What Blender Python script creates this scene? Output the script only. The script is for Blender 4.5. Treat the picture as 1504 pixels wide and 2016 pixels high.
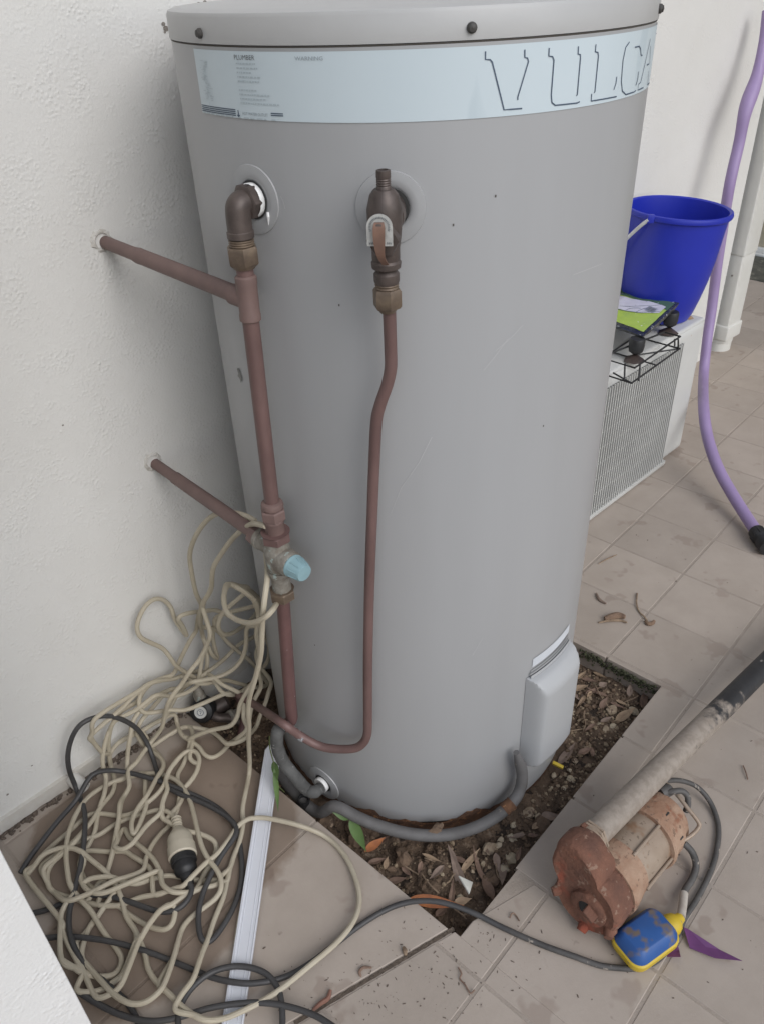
import bpy, bmesh, math, random
from mathutils import Vector as V, Matrix, noise
random.seed(7)
for o in list(bpy.data.objects): bpy.data.objects.remove(o)
S = bpy.context.scene
COL = S.collection
R_ = math.radians
# ------------------------------------------------------------------ camera
CF = V((0.54854, 0.61732, -0.56394)); CR = V((0.73053, -0.68194, -0.0359)); CU = V((0.40673, 0.39228, 0.82504))
CC = V((-0.75226, -0.76022, 1.15274)); FPX = 1568.5
cam = bpy.data.cameras.new('camera'); co = bpy.data.objects.new('camera', cam); COL.objects.link(co)
co.matrix_world = Matrix(((CR.x, CU.x, -CF.x, CC.x), (CR.y, CU.y, -CF.y, CC.y), (CR.z, CU.z, -CF.z, CC.z), (0, 0, 0, 1)))
cam.sensor_fit = 'HORIZONTAL'; cam.sensor_width = 36; cam.lens = 36 * FPX / 1504
cam.clip_start = 0.02; cam.clip_end = 200
S.camera = co
# ------------------------------------------------------------------ overcast daylight
w = bpy.data.worlds.new('World'); S.world = w; w.use_nodes = True
nt = w.node_tree; nt.nodes.clear()
sky = nt.nodes.new('ShaderNodeTexSky'); sky.sky_type = 'NISHITA'; sky.sun_disc = False
SUN_EL, SUN_AZ = 40.0, 186.0           # sun_rotation measured clockwise from +Y
sky.sun_elevation = R_(SUN_EL); sky.sun_rotation = R_(SUN_AZ)
sky.air_density = 1.0; sky.dust_density = 1.0; sky.ozone_density = 1.0
hs = nt.nodes.new('ShaderNodeHueSaturation'); hs.inputs['Saturation'].default_value = 0.55
bg = nt.nodes.new('ShaderNodeBackground'); bg.inputs['Strength'].default_value = 0.15
wo = nt.nodes.new('ShaderNodeOutputWorld')
nt.links.new(sky.outputs[0], hs.inputs['Color']); nt.links.new(hs.outputs[0], bg.inputs['Color']); nt.links.new(bg.outputs[0], wo.inputs[0])
sl = bpy.data.lights.new('sun', 'SUN'); sl.energy = 1.2; sl.angle = R_(40); sl.color = (1.0, 0.99, 0.975)
so = bpy.data.objects.new('sun', sl); COL.objects.link(so)
sd = V((math.sin(R_(SUN_AZ)) * math.cos(R_(SUN_EL)), math.cos(R_(SUN_AZ)) * math.cos(R_(SUN_EL)), math.sin(R_(SUN_EL))))
so.rotation_euler = sd.to_track_quat('Z', 'Y').to_euler(); so.location = (-2, -4, 6)
S.view_settings.view_transform = 'Standard'; S.view_settings.look = 'None'
S.view_settings.exposure = 0.20; S.view_settings.gamma = 1.0; S.view_settings.use_curve_mapping = False
S.render.engine = 'CYCLES'; S.cycles.max_bounces = 5; S.cycles.diffuse_bounces = 3; S.cycles.glossy_bounces = 2; S.cycles.transmission_bounces = 2

# ------------------------------------------------------------------ measuring: image point -> point on a real surface
def ray(x, y): return CF + CR * ((x - 752) / FPX) - CU * ((y - 1008) / FPX)
def g(x, y, z=0.0):
    d = ray(x, y); return CC + d * ((z - CC.z) / d.z)
def cy(x, y, r=0.27):
    d = ray(x, y); a = d.x ** 2 + d.y ** 2; b = CC.x * d.x + CC.y * d.y; c = CC.x ** 2 + CC.y ** 2 - r * r
    return CC + d * ((-b - math.sqrt(max(b * b - a * c, 0))) / a)
WA = R_(2.8); WD = V((math.cos(WA), math.sin(WA), 0)); WN = V((-math.sin(WA), math.cos(WA), 0)); WP = V((-.5, .28, 0))
def wl(x, y, off=0.0):
    d = ray(x, y); return CC + d * (((WP - CC).dot(WN) - off) / d.dot(WN))
def wall_dist(p): return (WP - p).dot(WN)
def wpt(s, z, off=0.0): return WP + WD * s - WN * off + V((0, 0, z))     # along wall from (-.5,.28)

# ------------------------------------------------------------------ object helpers
ORG = {}
def tag(o, label=None, cat=None, group=None, kind=None):
    if label: o['label'] = label
    if cat: o['category'] = cat
    if group: o['group'] = group
    if kind: o['kind'] = kind
    return o
def thing(name, label, cat, loc=(0, 0, 0), group=None):
    o = bpy.data.objects.new(name, None); COL.objects.link(o); o.location = loc; o.empty_display_size = .05
    ORG[o.name] = V(loc); return tag(o, label, cat, group)
def obj(name, vf, m, parent=None, smooth=True, loc=None):
    vs, fs = vf
    org = ORG[parent.name] if parent else V(loc or (0, 0, 0))
    me = bpy.data.meshes.new(name)
    me.from_pydata([tuple(V(v) - org) for v in vs], [], fs)
    me.update()
    bm = bmesh.new(); bm.from_mesh(me); bmesh.ops.recalc_face_normals(bm, faces=bm.faces); bm.to_mesh(me); bm.free()
    if smooth:
        me.polygons.foreach_set('use_smooth', [True] * len(me.polygons))
        me.set_sharp_from_angle(angle=R_(38))
    if m: me.materials.append(m)
    o = bpy.data.objects.new(name, me); COL.objects.link(o)
    if parent: o.parent = parent
    else: o.location = org
    ORG[o.name] = org
    return o
def join(*vfs):
    vs, fs = [], []
    for a, b in vfs:
        k = len(vs); vs += [V(v) for v in a]; fs += [tuple(i + k for i in f) for f in b]
    return vs, fs
def xf(vf, M): return [M @ V(v) for v in vf[0]], vf[1]
def cat_rom(P, n=6, closed=False):
    P = [V(p) for p in P]
    if len(P) < 3: return P
    out = []; N = len(P)
    for i in range(N if closed else N - 1):
        if closed: a, b, c, d = P[i - 1], P[i], P[(i + 1) % N], P[(i + 2) % N]
        else:
            b, c = P[i], P[i + 1]; a = P[i - 1] if i else b * 2 - c; d = P[i + 2] if i + 2 < N else c * 2 - b
        for k in range(n):
            t = k / n
            out.append(.5 * ((2 * b) + (c - a) * t + (2 * a - 5 * b + 4 * c - d) * t * t + (3 * b - a - 3 * c + d) * t ** 3))
    if not closed: out.append(P[-1])
    return out
def tube(P, r, seg=10, closed=False, caps=True):
    P = [V(p) for p in P]; N = len(P)
    rr = r if isinstance(r, (list, tuple)) else [r] * N
    vs, fs = [], []; up = None
    for i in range(N):
        if closed: t = P[(i + 1) % N] - P[i - 1]
        else: t = P[min(i + 1, N - 1)] - P[max(i - 1, 0)]
        if t.length < 1e-9: t = V((0, 0, 1))
        t.normalize()
        if up is None:
            up = t.orthogonal().normalized()
        up = up - t * up.dot(t)
        if up.length < 1e-6: up = t.orthogonal()
        up.normalize(); s = t.cross(up)
        for k in range(seg):
            a = 2 * math.pi * k / seg
            vs.append(P[i] + (up * math.cos(a) + s * math.sin(a)) * rr[i])
    for i in range(N if closed else N - 1):
        j = (i + 1) % N
        for k in range(seg):
            l = (k + 1) % seg
            fs.append((i * seg + k, i * seg + l, j * seg + l, j * seg + k))
    if caps and not closed:
        fs.append(tuple(range(seg - 1, -1, -1))); fs.append(tuple((N - 1) * seg + k for k in range(seg)))
    return vs, fs
def frame(d):
    d = V(d).normalized(); return d.to_track_quat('Z', 'Y').to_matrix()
def lathe(prof, base, axis=(0, 0, 1), seg=32, hexa=False, cap=True):
    """prof: (r, h) along the axis starting at base"""
    M = frame(axis); base = V(base); vs, fs = [], []; n = 6 if hexa else seg
    for r, h in prof:
        for k in range(n):
            a = 2 * math.pi * k / n
            vs.append(base + M @ V((r * math.cos(a), r * math.sin(a), h)))
    m = len(prof)
    for i in range(m - 1):
        for k in range(n):
            l = (k + 1) % n
            fs.append((i * n + k, i * n + l, (i + 1) * n + l, (i + 1) * n + k))
    if cap:
        if prof[0][0] > 1e-5: fs.append(tuple(range(n - 1, -1, -1)))
        if prof[-1][0] > 1e-5: fs.append(tuple((m - 1) * n + k for k in range(n)))
    return vs, fs
def nut(base, axis, r, h):   # chamfered hexagon
    return join(lathe([(r * .88, 0), (r, h * .12), (r, h * .88), (r * .88, h)], base, axis, hexa=True))
def bbox(a, b, bev=0.0, seg=2):
    bm = bmesh.new(); bmesh.ops.create_cube(bm, size=1)
    a, b = V(a), V(b)
    for v in bm.verts: v.co = V(((a.x + b.x) / 2 + v.co.x * (b.x - a.x), (a.y + b.y) / 2 + v.co.y * (b.y - a.y), (a.z + b.z) / 2 + v.co.z * (b.z - a.z)))
    if bev: bmesh.ops.bevel(bm, geom=bm.edges[:], offset=bev, segments=seg, profile=.6, affect='EDGES')
    bm.verts.index_update()
    r = [v.co.copy() for v in bm.verts], [tuple(v.index for v in f.verts) for f in bm.faces]
    bm.free(); return r
def prism(poly, z0, z1, bev=0.0):
    """poly: list of 2D points, counter-clockwise; flat-topped slab with a small chamfer"""
    n = len(poly); P = [V((p[0], p[1])) for p in poly]; c = sum(P, V((0, 0))) / n
    rings = [(P, z0)]
    if bev:
        ins = []
        for i in range(n):
            a, b, d = P[i - 1], P[i], P[(i + 1) % n]
            e1 = (b - a).normalized(); e2 = (d - b).normalized()
            n1 = V((-e1.y, e1.x)); n2 = V((-e2.y, e2.x)); k = n1 + n2
            k = k / max(k.dot(n1), .3); ins.append(b + k * bev)
        rings += [(P, z1 - bev * .6), (ins, z1)]
    else: rings += [(P, z1)]
    vs, fs = [], []
    for ring, z in rings: vs += [V((p.x, p.y, z)) for p in ring]
    for i in range(len(rings) - 1):
        for k in range(n):
            l = (k + 1) % n; fs.append((i * n + k, i * n + l, (i + 1) * n + l, (i + 1) * n + k))
    fs.append(tuple((len(rings) - 1) * n + k for k in range(n))); fs.append(tuple(range(n - 1, -1, -1)))
    return vs, fs

# ------------------------------------------------------------------ materials
def mat(name, a, b=None, scale=8.0, rough=.6, bump=0.0, bscale=60.0, metal=0.0, spots=None, sscale=40.0, sthr=.68, stretch=None, detail=6.0, spec=.5, lo=.35, hi=.65, bdetail=4.0, bdist=.004, rvar=0.0, extra=None, clear=0.0, spotsoft=.05, spots2=None):
    m = bpy.data.materials.new(name); m.use_nodes = True; N = m.node_tree; n = N.nodes; L = N.links
    p = n['Principled BSDF']; p.inputs['Roughness'].default_value = rough; p.inputs['Metallic'].default_value = metal
    p.inputs['Specular IOR Level'].default_value = spec
    if clear: p.inputs['Coat Weight'].default_value = clear; p.inputs['Coat Roughness'].default_value = .15
    tc = n.new('ShaderNodeTexCoord'); gm = n.new('ShaderNodeNewGeometry')
    mp = n.new('ShaderNodeMapping'); L.new(gm.outputs['Position'], mp.inputs[0])
    if stretch: mp.inputs['Scale'].default_value = stretch
    def ns(sc, det=detail, src=mp):
        t = n.new('ShaderNodeTexNoise'); t.inputs['Scale'].default_value = sc; t.inputs['Detail'].default_value = det; t.inputs['Roughness'].default_value = .62
        L.new(src.outputs[0], t.inputs['Vector']); return t
    def ramp(src, l, h):
        r = n.new('ShaderNodeMapRange'); r.inputs['From Min'].default_value = l; r.inputs['From Max'].default_value = h; L.new(src, r.inputs['Value']); return r.outputs[0]
    def mix(f, x, y):
        k = n.new('ShaderNodeMix'); k.data_type = 'RGBA'; L.new(f, k.inputs[0])
        for v, s in ((x, k.inputs[6]), (y, k.inputs[7])):
            if isinstance(v, tuple): s.default_value = (*v, 1) if len(v) == 3 else v
            else: L.new(v, s)
        return k.outputs[2]
    b = b or tuple(c * .85 for c in a)
    nz = ns(scale); f = ramp(nz.outputs[0], lo, hi); c = mix(f, b, a)
    if spots:
        c = mix(ramp(ns(sscale, 3).outputs[0], sthr, sthr + spotsoft), c, spots)
    if spots2:
        c = mix(ramp(ns(spots2[1], 3).outputs[0], spots2[2], spots2[2] + .04), c, spots2[0])
    if extra: c = extra(n, L, gm, c, ns, ramp, mix, p)
    L.new(c, p.inputs['Base Color'])
    if rvar:
        k = n.new('ShaderNodeMapRange'); k.inputs['To Min'].default_value = rough - rvar; k.inputs['To Max'].default_value = rough + rvar
        L.new(nz.outputs[0], k.inputs['Value']); L.new(k.outputs[0], p.inputs['Roughness'])
    if bump:
        bt = ns(bscale, bdetail, mp); bn = n.new('ShaderNodeBump'); bn.inputs['Strength'].default_value = bump; bn.inputs['Distance'].default_value = bdist
        L.new(bt.outputs[0], bn.inputs['Height']); L.new(bn.outputs[0], p.inputs['Normal'])
    return m
# ------------------------------------------------------------------ paving
def wet_extra(n, L, gm, c, ns, ramp, mix, p):
    """damp, dirty patch of its own shape under the cords, plus per-tile tone"""
    oi = n.new('ShaderNodeObjectInfo'); k = n.new('ShaderNodeMapRange'); k.inputs['To Min'].default_value = .93; k.inputs['To Max'].default_value = 1.05
    L.new(oi.outputs['Random'], k.inputs['Value'])
    mm = n.new('ShaderNodeMix'); mm.data_type = 'RGBA'; mm.blend_type = 'MULTIPLY'; mm.inputs[0].default_value = 1
    L.new(c, mm.inputs[6]); L.new(k.outputs[0], mm.inputs[7]); c = mm.outputs[2]
    cur = None
    for a, b in (((455, 1640), (565, 1692)), ((330, 1770), (497, 1768)), ((240, 1850), (352, 1926)), ((190, 1650), (60, 1720)), ((420, 1540), (480, 1620))):
        pa = g(*a); r = (g(*b) - pa).length
        d = n.new('ShaderNodeVectorMath'); d.operation = 'DISTANCE'; L.new(gm.outputs['Position'], d.inputs[0]); d.inputs[1].default_value = pa
        s = n.new('ShaderNodeMath'); s.operation = 'SUBTRACT'; L.new(d.outputs['Value'], s.inputs[0]); s.inputs[1].default_value = r
        if cur is None: cur = s.outputs[0]
        else:
            q = n.new('ShaderNodeMath'); q.operation = 'SMOOTH_MIN'; q.inputs[2].default_value = .03; L.new(cur, q.inputs[0]); L.new(s.outputs[0], q.inputs[1]); cur = q.outputs[0]
    z = ns(14, 4); s = n.new('ShaderNodeMath'); s.operation = 'MULTIPLY_ADD'; L.new(z.outputs[0], s.inputs[0]); s.inputs[1].default_value = .05; L.new(cur, s.inputs[2])
    f = ramp(s.outputs[0], .035, .022)
    mm = n.new('ShaderNodeMix'); mm.data_type = 'RGBA'; mm.blend_type = 'MULTIPLY'; L.new(f, mm.inputs[0]); L.new(c, mm.inputs[6]); mm.inputs[7].default_value = (.66, .60, .55, 1)
    return mm.outputs[2]
TILE = mat('paver_clay', (.425, .363, .310), (.375, .318, .268), 9, .78, .22, 220, spots=(.20, .165, .14), sscale=30, sthr=.70, spotsoft=.10, spots2=((.34, .28, .235), 11, .60), extra=wet_extra, bdist=.0012)
MORT = mat('joint_mortar', (.385, .328, .280), (.335, .284, .238), 30, .9, .5, 300, extra=wet_extra, bdist=.002)
TA = R_(5.0); TX = V((math.cos(TA), math.sin(TA))); TY = V((-math.sin(TA), math.cos(TA)))
def t2w(x, y): q = TX * x + TY * y; return (q.x, q.y)
BX0, BX1, BY0, BY1 = -.322, .309, -.343, .34
def clip(poly, nx, ny, d):     # keep nx*x+ny*y <= d
    out = []
    for i in range(len(poly)):
        a, b = poly[i], poly[(i + 1) % len(poly)]
        da, db = nx * a[0] + ny * a[1] - d, nx * b[0] + ny * b[1] - d
        if da <= 0: out.append(a)
        if (da < 0) != (db < 0) and abs(da - db) > 1e-12:
            t = da / (da - db); out.append((a[0] + (b[0] - a[0]) * t, a[1] + (b[1] - a[1]) * t))
    return out
def area(p): return sum(p[i][0] * p[(i + 1) % len(p)][1] - p[(i + 1) % len(p)][0] * p[i][1] for i in range(len(p))) / 2
def minus_bed(poly):
    res = [clip(poly, 1, 0, BX0), clip(poly, -1, 0, -BX1)]
    mid = clip(clip(poly, -1, 0, -BX0), 1, 0, BX1)
    if len(mid) > 2: res.append(clip(mid, 0, 1, BY0))
    return [q for q in res if len(q) > 2 and area(q) > 2e-4]
pav = obj('paving', join(*[prism([t2w(*q) for q in poly], -.09, -.0008) for poly in (
    [(-3, -4), (3.0, -4), (3.0, BY0 - .004), (-3, BY0 - .004)], [(-3, BY0 - .004), (BX0 - .004, BY0 - .004), (BX0 - .004, .75), (-3, .75)],
    [(BX1 + .004, BY0 - .004), (3.0, BY0 - .004), (3.0, 1.2), (BX1 + .004, 1.2)])]), MORT, smooth=False)
tag(pav, kind='structure')
J = .0024
G0, G1 = (-.319, -.329), (-.557, -.247)                       # the open joint running off the corner of the bed
gd = V((G1[0] - G0[0], G1[1] - G0[1])).normalized(); gn = V((gd.y, -gd.x))
if gn.y < 0: gn = -gn
gdist = gn.x * G0[0] + gn.y * G0[1]
def wall_clip(poly):
    n2 = V((WN.x * TX.x + WN.y * TX.y, WN.x * TY.x + WN.y * TY.y)); d = WP.dot(WN) - .002
    return clip(poly, n2.x, n2.y, d) if sum(q[0] for q in poly) / len(poly) < 1.86 else poly
cells = []
for i in range(-13, 17):
    for j in range(-5, 9):
        x0 = .152 + .168 * i; y0 = -.403 - .1765 * j
        cells.append(('n', [(x0 + J, y0 + J), (x0 + .168 - J, y0 + J), (x0 + .168 - J, y0 + .1765 - J), (x0 + J, y0 + .1765 - J)]))
k = 0
def add_tile(poly):
    global k
    if len(poly) < 3 or area(poly) < 3e-4: return
    cx = sum(q[0] for q in poly) / len(poly); cyy = sum(q[1] for q in poly) / len(poly)
    W_ = V((*t2w(cx, cyy), 0)); v = W_ - CC; dz = v.dot(CF)
    if dz < .3: return
    px = 752 + FPX * v.dot(CR) / dz; py = 1008 - FPX * v.dot(CU) / dz
    if not (-160 < px < 1660 and 380 < py < 2350): return
    dzz = random.uniform(-.0003, .0003)
    o = obj('paver', prism([t2w(*q) for q in poly], -.085, dzz, .0011), TILE, pav, smooth=False)
    k += 1
for kind, poly in cells:
    cx = sum(q[0] for q in poly) / 4; cyy = sum(q[1] for q in poly) / 4
    left = max(q[0] for q in poly) < -.17 and gn.x * cx + gn.y * cyy > gdist - .15
    if left: continue
    for q in minus_bed(poly): add_tile(wall_clip(q))
# larger slabs beside the wall, left of the bed, down to the open joint
for i in range(-6, 1):
    for j in range(-1, 4):
        x0 = -.352 + .336 * i; y0 = -.05 - .353 + .353 * j
        if i == 0: x0 = -.352 + .0
        x1 = x0 + .336 if i < 0 else -.3225
        if i == -1: x1 = BX0 - .0005
        if i == 0: continue
        q = [(x0 + .0022, y0 + .0022), (x1 - .0022, y0 + .0022), (x1 - .0022, y0 + .353 - .0022), (x0 + .0022, y0 + .353 - .0022)]
        q = clip(q, -gn.x, -gn.y, -(gdist + .0045))
        if len(q) > 2: add_tile(wall_clip(q))
for kind, poly in cells:
    cx = sum(q[0] for q in poly) / 4; cyy = sum(q[1] for q in poly) / 4
    left = max(q[0] for q in poly) < -.17 and gn.x * cx + gn.y * cyy > gdist - .15
    if not left: continue
    q = clip(poly, gn.x, gn.y, gdist - .0045)
    if len(q) > 2:
        for r in minus_bed(q): add_tile(r)
ja, jb = V(G0), V(G1); jn = V((-gd.y, gd.x)); js = []
for i in range(41):
    q = ja.lerp(jb, i / 40); wv = .0030 + .0010 * noise.noise(V((i * .7, 3, 1)))
    js.append((q + jn * wv, q - jn * wv))
vs = [V((*t2w(q.x, q.y), -.0003)) for pr_ in js for q in pr_]
obj('open_joint', (vs, [(2 * i, 2 * i + 1, 2 * i + 3, 2 * i + 2) for i in range(40)]), mat('joint_dirt', (.15, .115, .088), (.085, .065, .05), 160, .95, .8, 300), pav, smooth=False)['label'] = 'open joint filled with dark dirt'
GRND = mat('bare_ground', (.16, .13, .10), (.10, .085, .065), 20, .95, .6, 60)
ge = 30
tag(obj('ground', ([(-ge, -ge, -.12), (ge, -ge, -.12), (ge, ge, -.12), (-ge, ge, -.12)], [(0, 1, 2, 3)]), GRND, smooth=False), kind='structure')
# ------------------------------------------------------------------ soil bed
SOIL = mat('soil', (.195, .135, .092), (.085, .058, .040), 26, .97, .9, 170, spots=(.26, .195, .14), sscale=60, sthr=.62, bdist=.006, spots2=((.045, .032, .024), 20, .60))
def soil_z(x, y):
    p = V((x, y, 0)); z = -.046 + .016 * noise.noise(p * 9) + .010 * noise.noise(p * 27) + .005 * noise.noise(p * 80)
    z += .020 * max(0, min(1, (-.2 - x) / .12)) * max(0, min(1, (y + .12) / .12))
    d = math.hypot(x, y)
    return z - .006 * max(0, 1 - abs(d - .30) / .03)
NS = 110; vs, fs = [], []
for j in range(NS + 1):
    for i in range(NS + 1):
        x, y = t2w(BX0 - .01 + (BX1 - BX0 + .02) * i / NS, BY0 - .01 + (BY1 - BY0 + .02) * j / NS); vs.append((x, y, soil_z(x, y)))
for j in range(NS):
    for i in range(NS): a = j * (NS + 1) + i; fs.append((a, a + 1, a + NS + 2, a + NS + 1))
tag(obj('soil', (vs, fs), SOIL), kind='structure')
def rock_vf(r, seed, flat=.7, rough=.28, sub=1):
    bm = bmesh.new(); bmesh.ops.create_icosphere(bm, subdivisions=sub, radius=1)
    rs = random.Random(seed); off = V((rs.random() * 50, rs.random() * 50, rs.random() * 50)); sx, sy = rs.uniform(.75, 1.3), rs.uniform(.7, 1.1)
    for v in bm.verts:
        q = v.co * (1 + rough * 1.6 * noise.noise(v.co * 1.3 + off)); v.co = V((q.x * sx * r, q.y * sy * r, q.z * flat * r))
    vf = [v.co.copy() for v in bm.verts], [tuple(v.index for v in f.verts) for f in bm.faces]
    bm.free(); return vf
def in_bed(m=.01, rin=.285):
    while True:
        x, y = random.uniform(BX0 + m, BX1 - m), random.uniform(BY0 + m, .25); p = t2w(x, y)
        if math.hypot(*p) > rin: return p
CRUMB = mat('soil_crumb', (.19, .13, .085), (.075, .052, .037), 60, .97)
GRAV = mat('pale_gravel', (.40, .31, .21), (.24, .18, .12), 90, .9, .4, 300, bdist=.002)
crumbs = [rock_vf(1, s, .75, .3, 1) for s in range(6)]
def scatter(name, n, rmin, rmax, m, label, cat, bias=None):
    out = []
    for i in range(n):
        x, y = in_bed()
        if bias and random.random() > bias(x, y): continue
        r = rmin + (rmax - rmin) * random.random() ** 2.2
        M = Matrix.Translation((x, y, soil_z(x, y) + r * .25)) @ Matrix.Rotation(random.uniform(0, 6.28), 4, 'Z') @ Matrix.Rotation(random.uniform(-.6, .6), 4, 'X') @ Matrix.Diagonal((r, r, r, 1))
        out.append(xf(random.choice(crumbs), M))
    tag(obj(name, join(*out), m, smooth=False), label, cat, kind='stuff')
scatter('soil_crumbs', 2600, .0014, .0055, CRUMB, 'loose dark crumbs of soil covering the bed round the tank', 'soil')
scatter('gravel', 1300, .0014, .005, GRAV, 'fine pale gravel chips sprinkled over the soil bed', 'gravel', lambda x, y: .25 + .9 * max(0, min(1, (x + .1) / .25)))
STONES = [mat('stone_tan', (.46, .37, .26), (.27, .20, .14), 40, .9, .5, 160, spots=(.16, .11, .08), sscale=70, sthr=.58, bdist=.003),
          mat('stone_pale', (.54, .46, .34), (.36, .29, .20), 45, .9, .5, 160, spots=(.22, .17, .12), sscale=70, sthr=.60, bdist=.003),
          mat('stone_brown', (.20, .135, .09), (.11, .075, .052), 35, .92, .6, 120, spots=(.33, .25, .18), sscale=50, sthr=.64, bdist=.003)]
SL = ['tan stone lying in the soil bed', 'pale cream stone lying in the soil bed', 'dark brown lump half sunk in the soil bed']
SG = ['tan stones in the bed', 'pale stones in the bed', 'brown lumps in the bed']
stone_px = [(1203, 1398, .017, 0), (1247, 1400, .014, 1), (1206, 1430, .009, 1), (1192, 1437, .012, 0), (1179, 1425, .007, 1), (1089, 1527, .008, 1), (1124, 1535, .010, 1), (1098, 1548, .006, 0),
 (1110, 1553, .007, 1), (1085, 1552, .006, 1), (1155, 1475, .011, 0), (1121, 1517, .007, 1), (1133, 1498, .010, 0), (1128, 1405, .010, 1), (1131, 1330, .007, 1), (1040, 1600, .018, 0), (1060, 1610, .014, 0), (1010, 1625, .010, 1),
 (1080, 1600, .012, 2), (1065, 1625, .022, 2), (1028, 1644, .008, 0), (1008, 1650, .012, 1), (985, 1655, .008, 1), (962, 1672, .020, 0), (980, 1665, .009, 1), (1005, 1690, .016, 1), (990, 1712, .015, 1), (950, 1702, .010, 0), (930, 1716, .007, 0),
 (972, 1735, .016, 2), (794, 1690, .024, 2), (870, 1722, .006, 1), (846, 1718, .007, 0), (770, 1712, .012, 2), (700, 1650, .026, 2), (640, 1618, .022, 2), (735, 1640, .012, 2), (690, 1630, .015, 2), (835, 1750, .010, 2), (905, 1770, .010, 1), (560, 1540, .016, 2), (1235, 1415, .008, 0), (1212, 1455, .008, 2), (1170, 1392, .009, 2)]
def where(x): return ' beside the element cover' if x > 1100 else ' between drain pipe clip and pump' if x > 955 else ' in the front corner' if x > 745 else ' near the green sprigs'
for i, (x, y, r, c) in enumerate(stone_px):
    q = g(x, y, -.04); z = soil_z(q.x, q.y); r *= .62
    q = g(x, y, z + r * .3)
    o = obj('stone', xf(rock_vf(r, 100 + i, .72, .34, 2), Matrix.Translation(q) @ Matrix.Rotation(i * 1.3, 4, 'Z')), STONES[c], smooth=False, loc=q)
    tag(o, SL[c] + where(x), 'stone', SG[c] + where(x))
# ------------------------------------------------------------------ dead leaves and twigs
def leaf_vf(L_, W_, curl=.3, bend=.2, seed=0):
    rs = random.Random(seed); n = 9; vs, fs = [], []; tw = rs.uniform(-.5, .5)
    for i in range(n):
        t = i / (n - 1); ww = W_ * .5 * (math.sin(math.pi * min(1, t * 1.04) ** .75) + .03) if i not in (0, n - 1) else W_ * .02
        x = (t - .5) * L_; zc = bend * L_ * (4 * (t - .5) ** 2) * .5
        for s in (-1, 0, 1): vs.append(V((x, s * ww, zc + abs(s) * curl * ww + tw * s * ww * (t - .5))))
    for i in range(n - 1):
        for s in (0, 1): a = i * 3 + s; fs.append((a, a + 1, a + 4, a + 3))
    th_ = [(v + V((0, 0, -.0006))) for v in vs]; m = len(vs)
    fs2 = fs + [tuple(reversed([q + m for q in f])) for f in fs]
    for i in range(n - 1):
        for s in (0, 2): a = i * 3 + s; fs2.append((a, a + 3, a + 3 + m, a + m))
    for i in (0, n - 1): a = i * 3; fs2 += [(a, a + 1, a + 1 + m, a + m), (a + 1, a + 2, a + 2 + m, a + 1 + m)]
    return vs + th_, fs2
LEAF_D = [mat('dead_leaf_brown', (.25, .165, .12), (.15, .095, .07), 60, .75, stretch=(1, 1, 1)), mat('dead_leaf_grey', (.30, .225, .18), (.20, .145, .115), 60, .8), mat('dead_leaf_tan', (.40, .29, .19), (.26, .18, .12), 60, .75)]
LEAF_O = mat('dead_leaf_orange', (.46, .17, .06), (.30, .11, .05), 50, .7)
def place(vf, p, rz, rx=0, ry=0): return xf(vf, Matrix.Translation(p) @ Matrix.Rotation(rz, 4, 'Z') @ Matrix.Rotation(ry, 4, 'Y') @ Matrix.Rotation(rx, 4, 'X'))
leafs = [(1140, 1372, .060, .020, -.9, 1), (1142, 1355, .035, .014, .3, 2), (1166, 1362, .040, .012, .7, 0), (1230, 1408, .050, .016, .6, 2), (1268, 1375, .060, .014, 1.2, 0), (1116, 1486, .055, .016, .9, 1), (1152, 1480, .030, .014, .5, 0), (1160, 1340, .035, .010, -.4, 0), (1145, 1330, .030, .010, .8, 2),
 (902, 1720, .085, .016, 1.95, 1), (938, 1700, .055, .008, 1.85, 0), (925, 1695, .05, .010, .9, 2), (958, 1745, .055, .016, 1.9, 0), (890, 1760, .045, .009, 1.5, 0), (910, 1775, .03, .012, .4, 2), (1188, 1385, .03, .012, 1.0, 0), (1215, 1390, .03, .01, -.3, 0), (1180, 1330, .028, .01, -.5, 2), (755, 1655, .028, .012, .8, 0), (850, 1690, .035, .006, -.4, 2), (780, 1735, .035, .012, .2, 0), (1085, 1610, .04, .02, .3, 1), (1240, 1360, .03, .012, 1.4, 1), (1112, 1400, .035, .012, .2, 2), (870, 1795, .03, .012, .9, 0), (760, 1700, .022, .009, 1.4, 2)]
for i, (x, y, L_, W_, a, c) in enumerate(leafs):
    q = g(x, y, -.034); z = soil_z(q.x, q.y) + .008; q = g(x, y, z)
    tag(obj('dead_leaf', place(leaf_vf(L_, W_, .35, .12, i), q, a - .85, random.uniform(-.4, .4), random.uniform(-.25, .25)), LEAF_D[c], loc=q),
        ['curled brown dead leaf on the soil', 'grey brown dead gum leaf on the soil', 'pale tan dead leaf on the soil'][c] + where(x), 'leaf', ['brown dead leaves', 'grey dead leaves', 'tan dead leaves'][c] + where(x))
rl = random.Random(11)
for i in range(26):
    x0, y0 = in_bed(.02, .315); p = V((x0, y0, soil_z(x0, y0) + .007)); v = p - CC; x = 752 + FPX * v.dot(CR) / v.dot(CF)
    if not 620 < x < 1290: continue
    c = i % 3
    tag(obj('dead_leaf', place(leaf_vf(rl.uniform(.02, .045), rl.uniform(.007, .013), .4, .15, 300 + i), p, rl.uniform(0, 6.28), rl.uniform(-.4, .4), rl.uniform(-.25, .25)), LEAF_D[c], loc=p), ['curled brown dead leaf on the soil', 'grey brown dead gum leaf on the soil', 'pale tan dead leaf on the soil'][c] + where(x), 'leaf', ['brown dead leaves', 'grey dead leaves', 'tan dead leaves'][c] + where(x))
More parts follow.
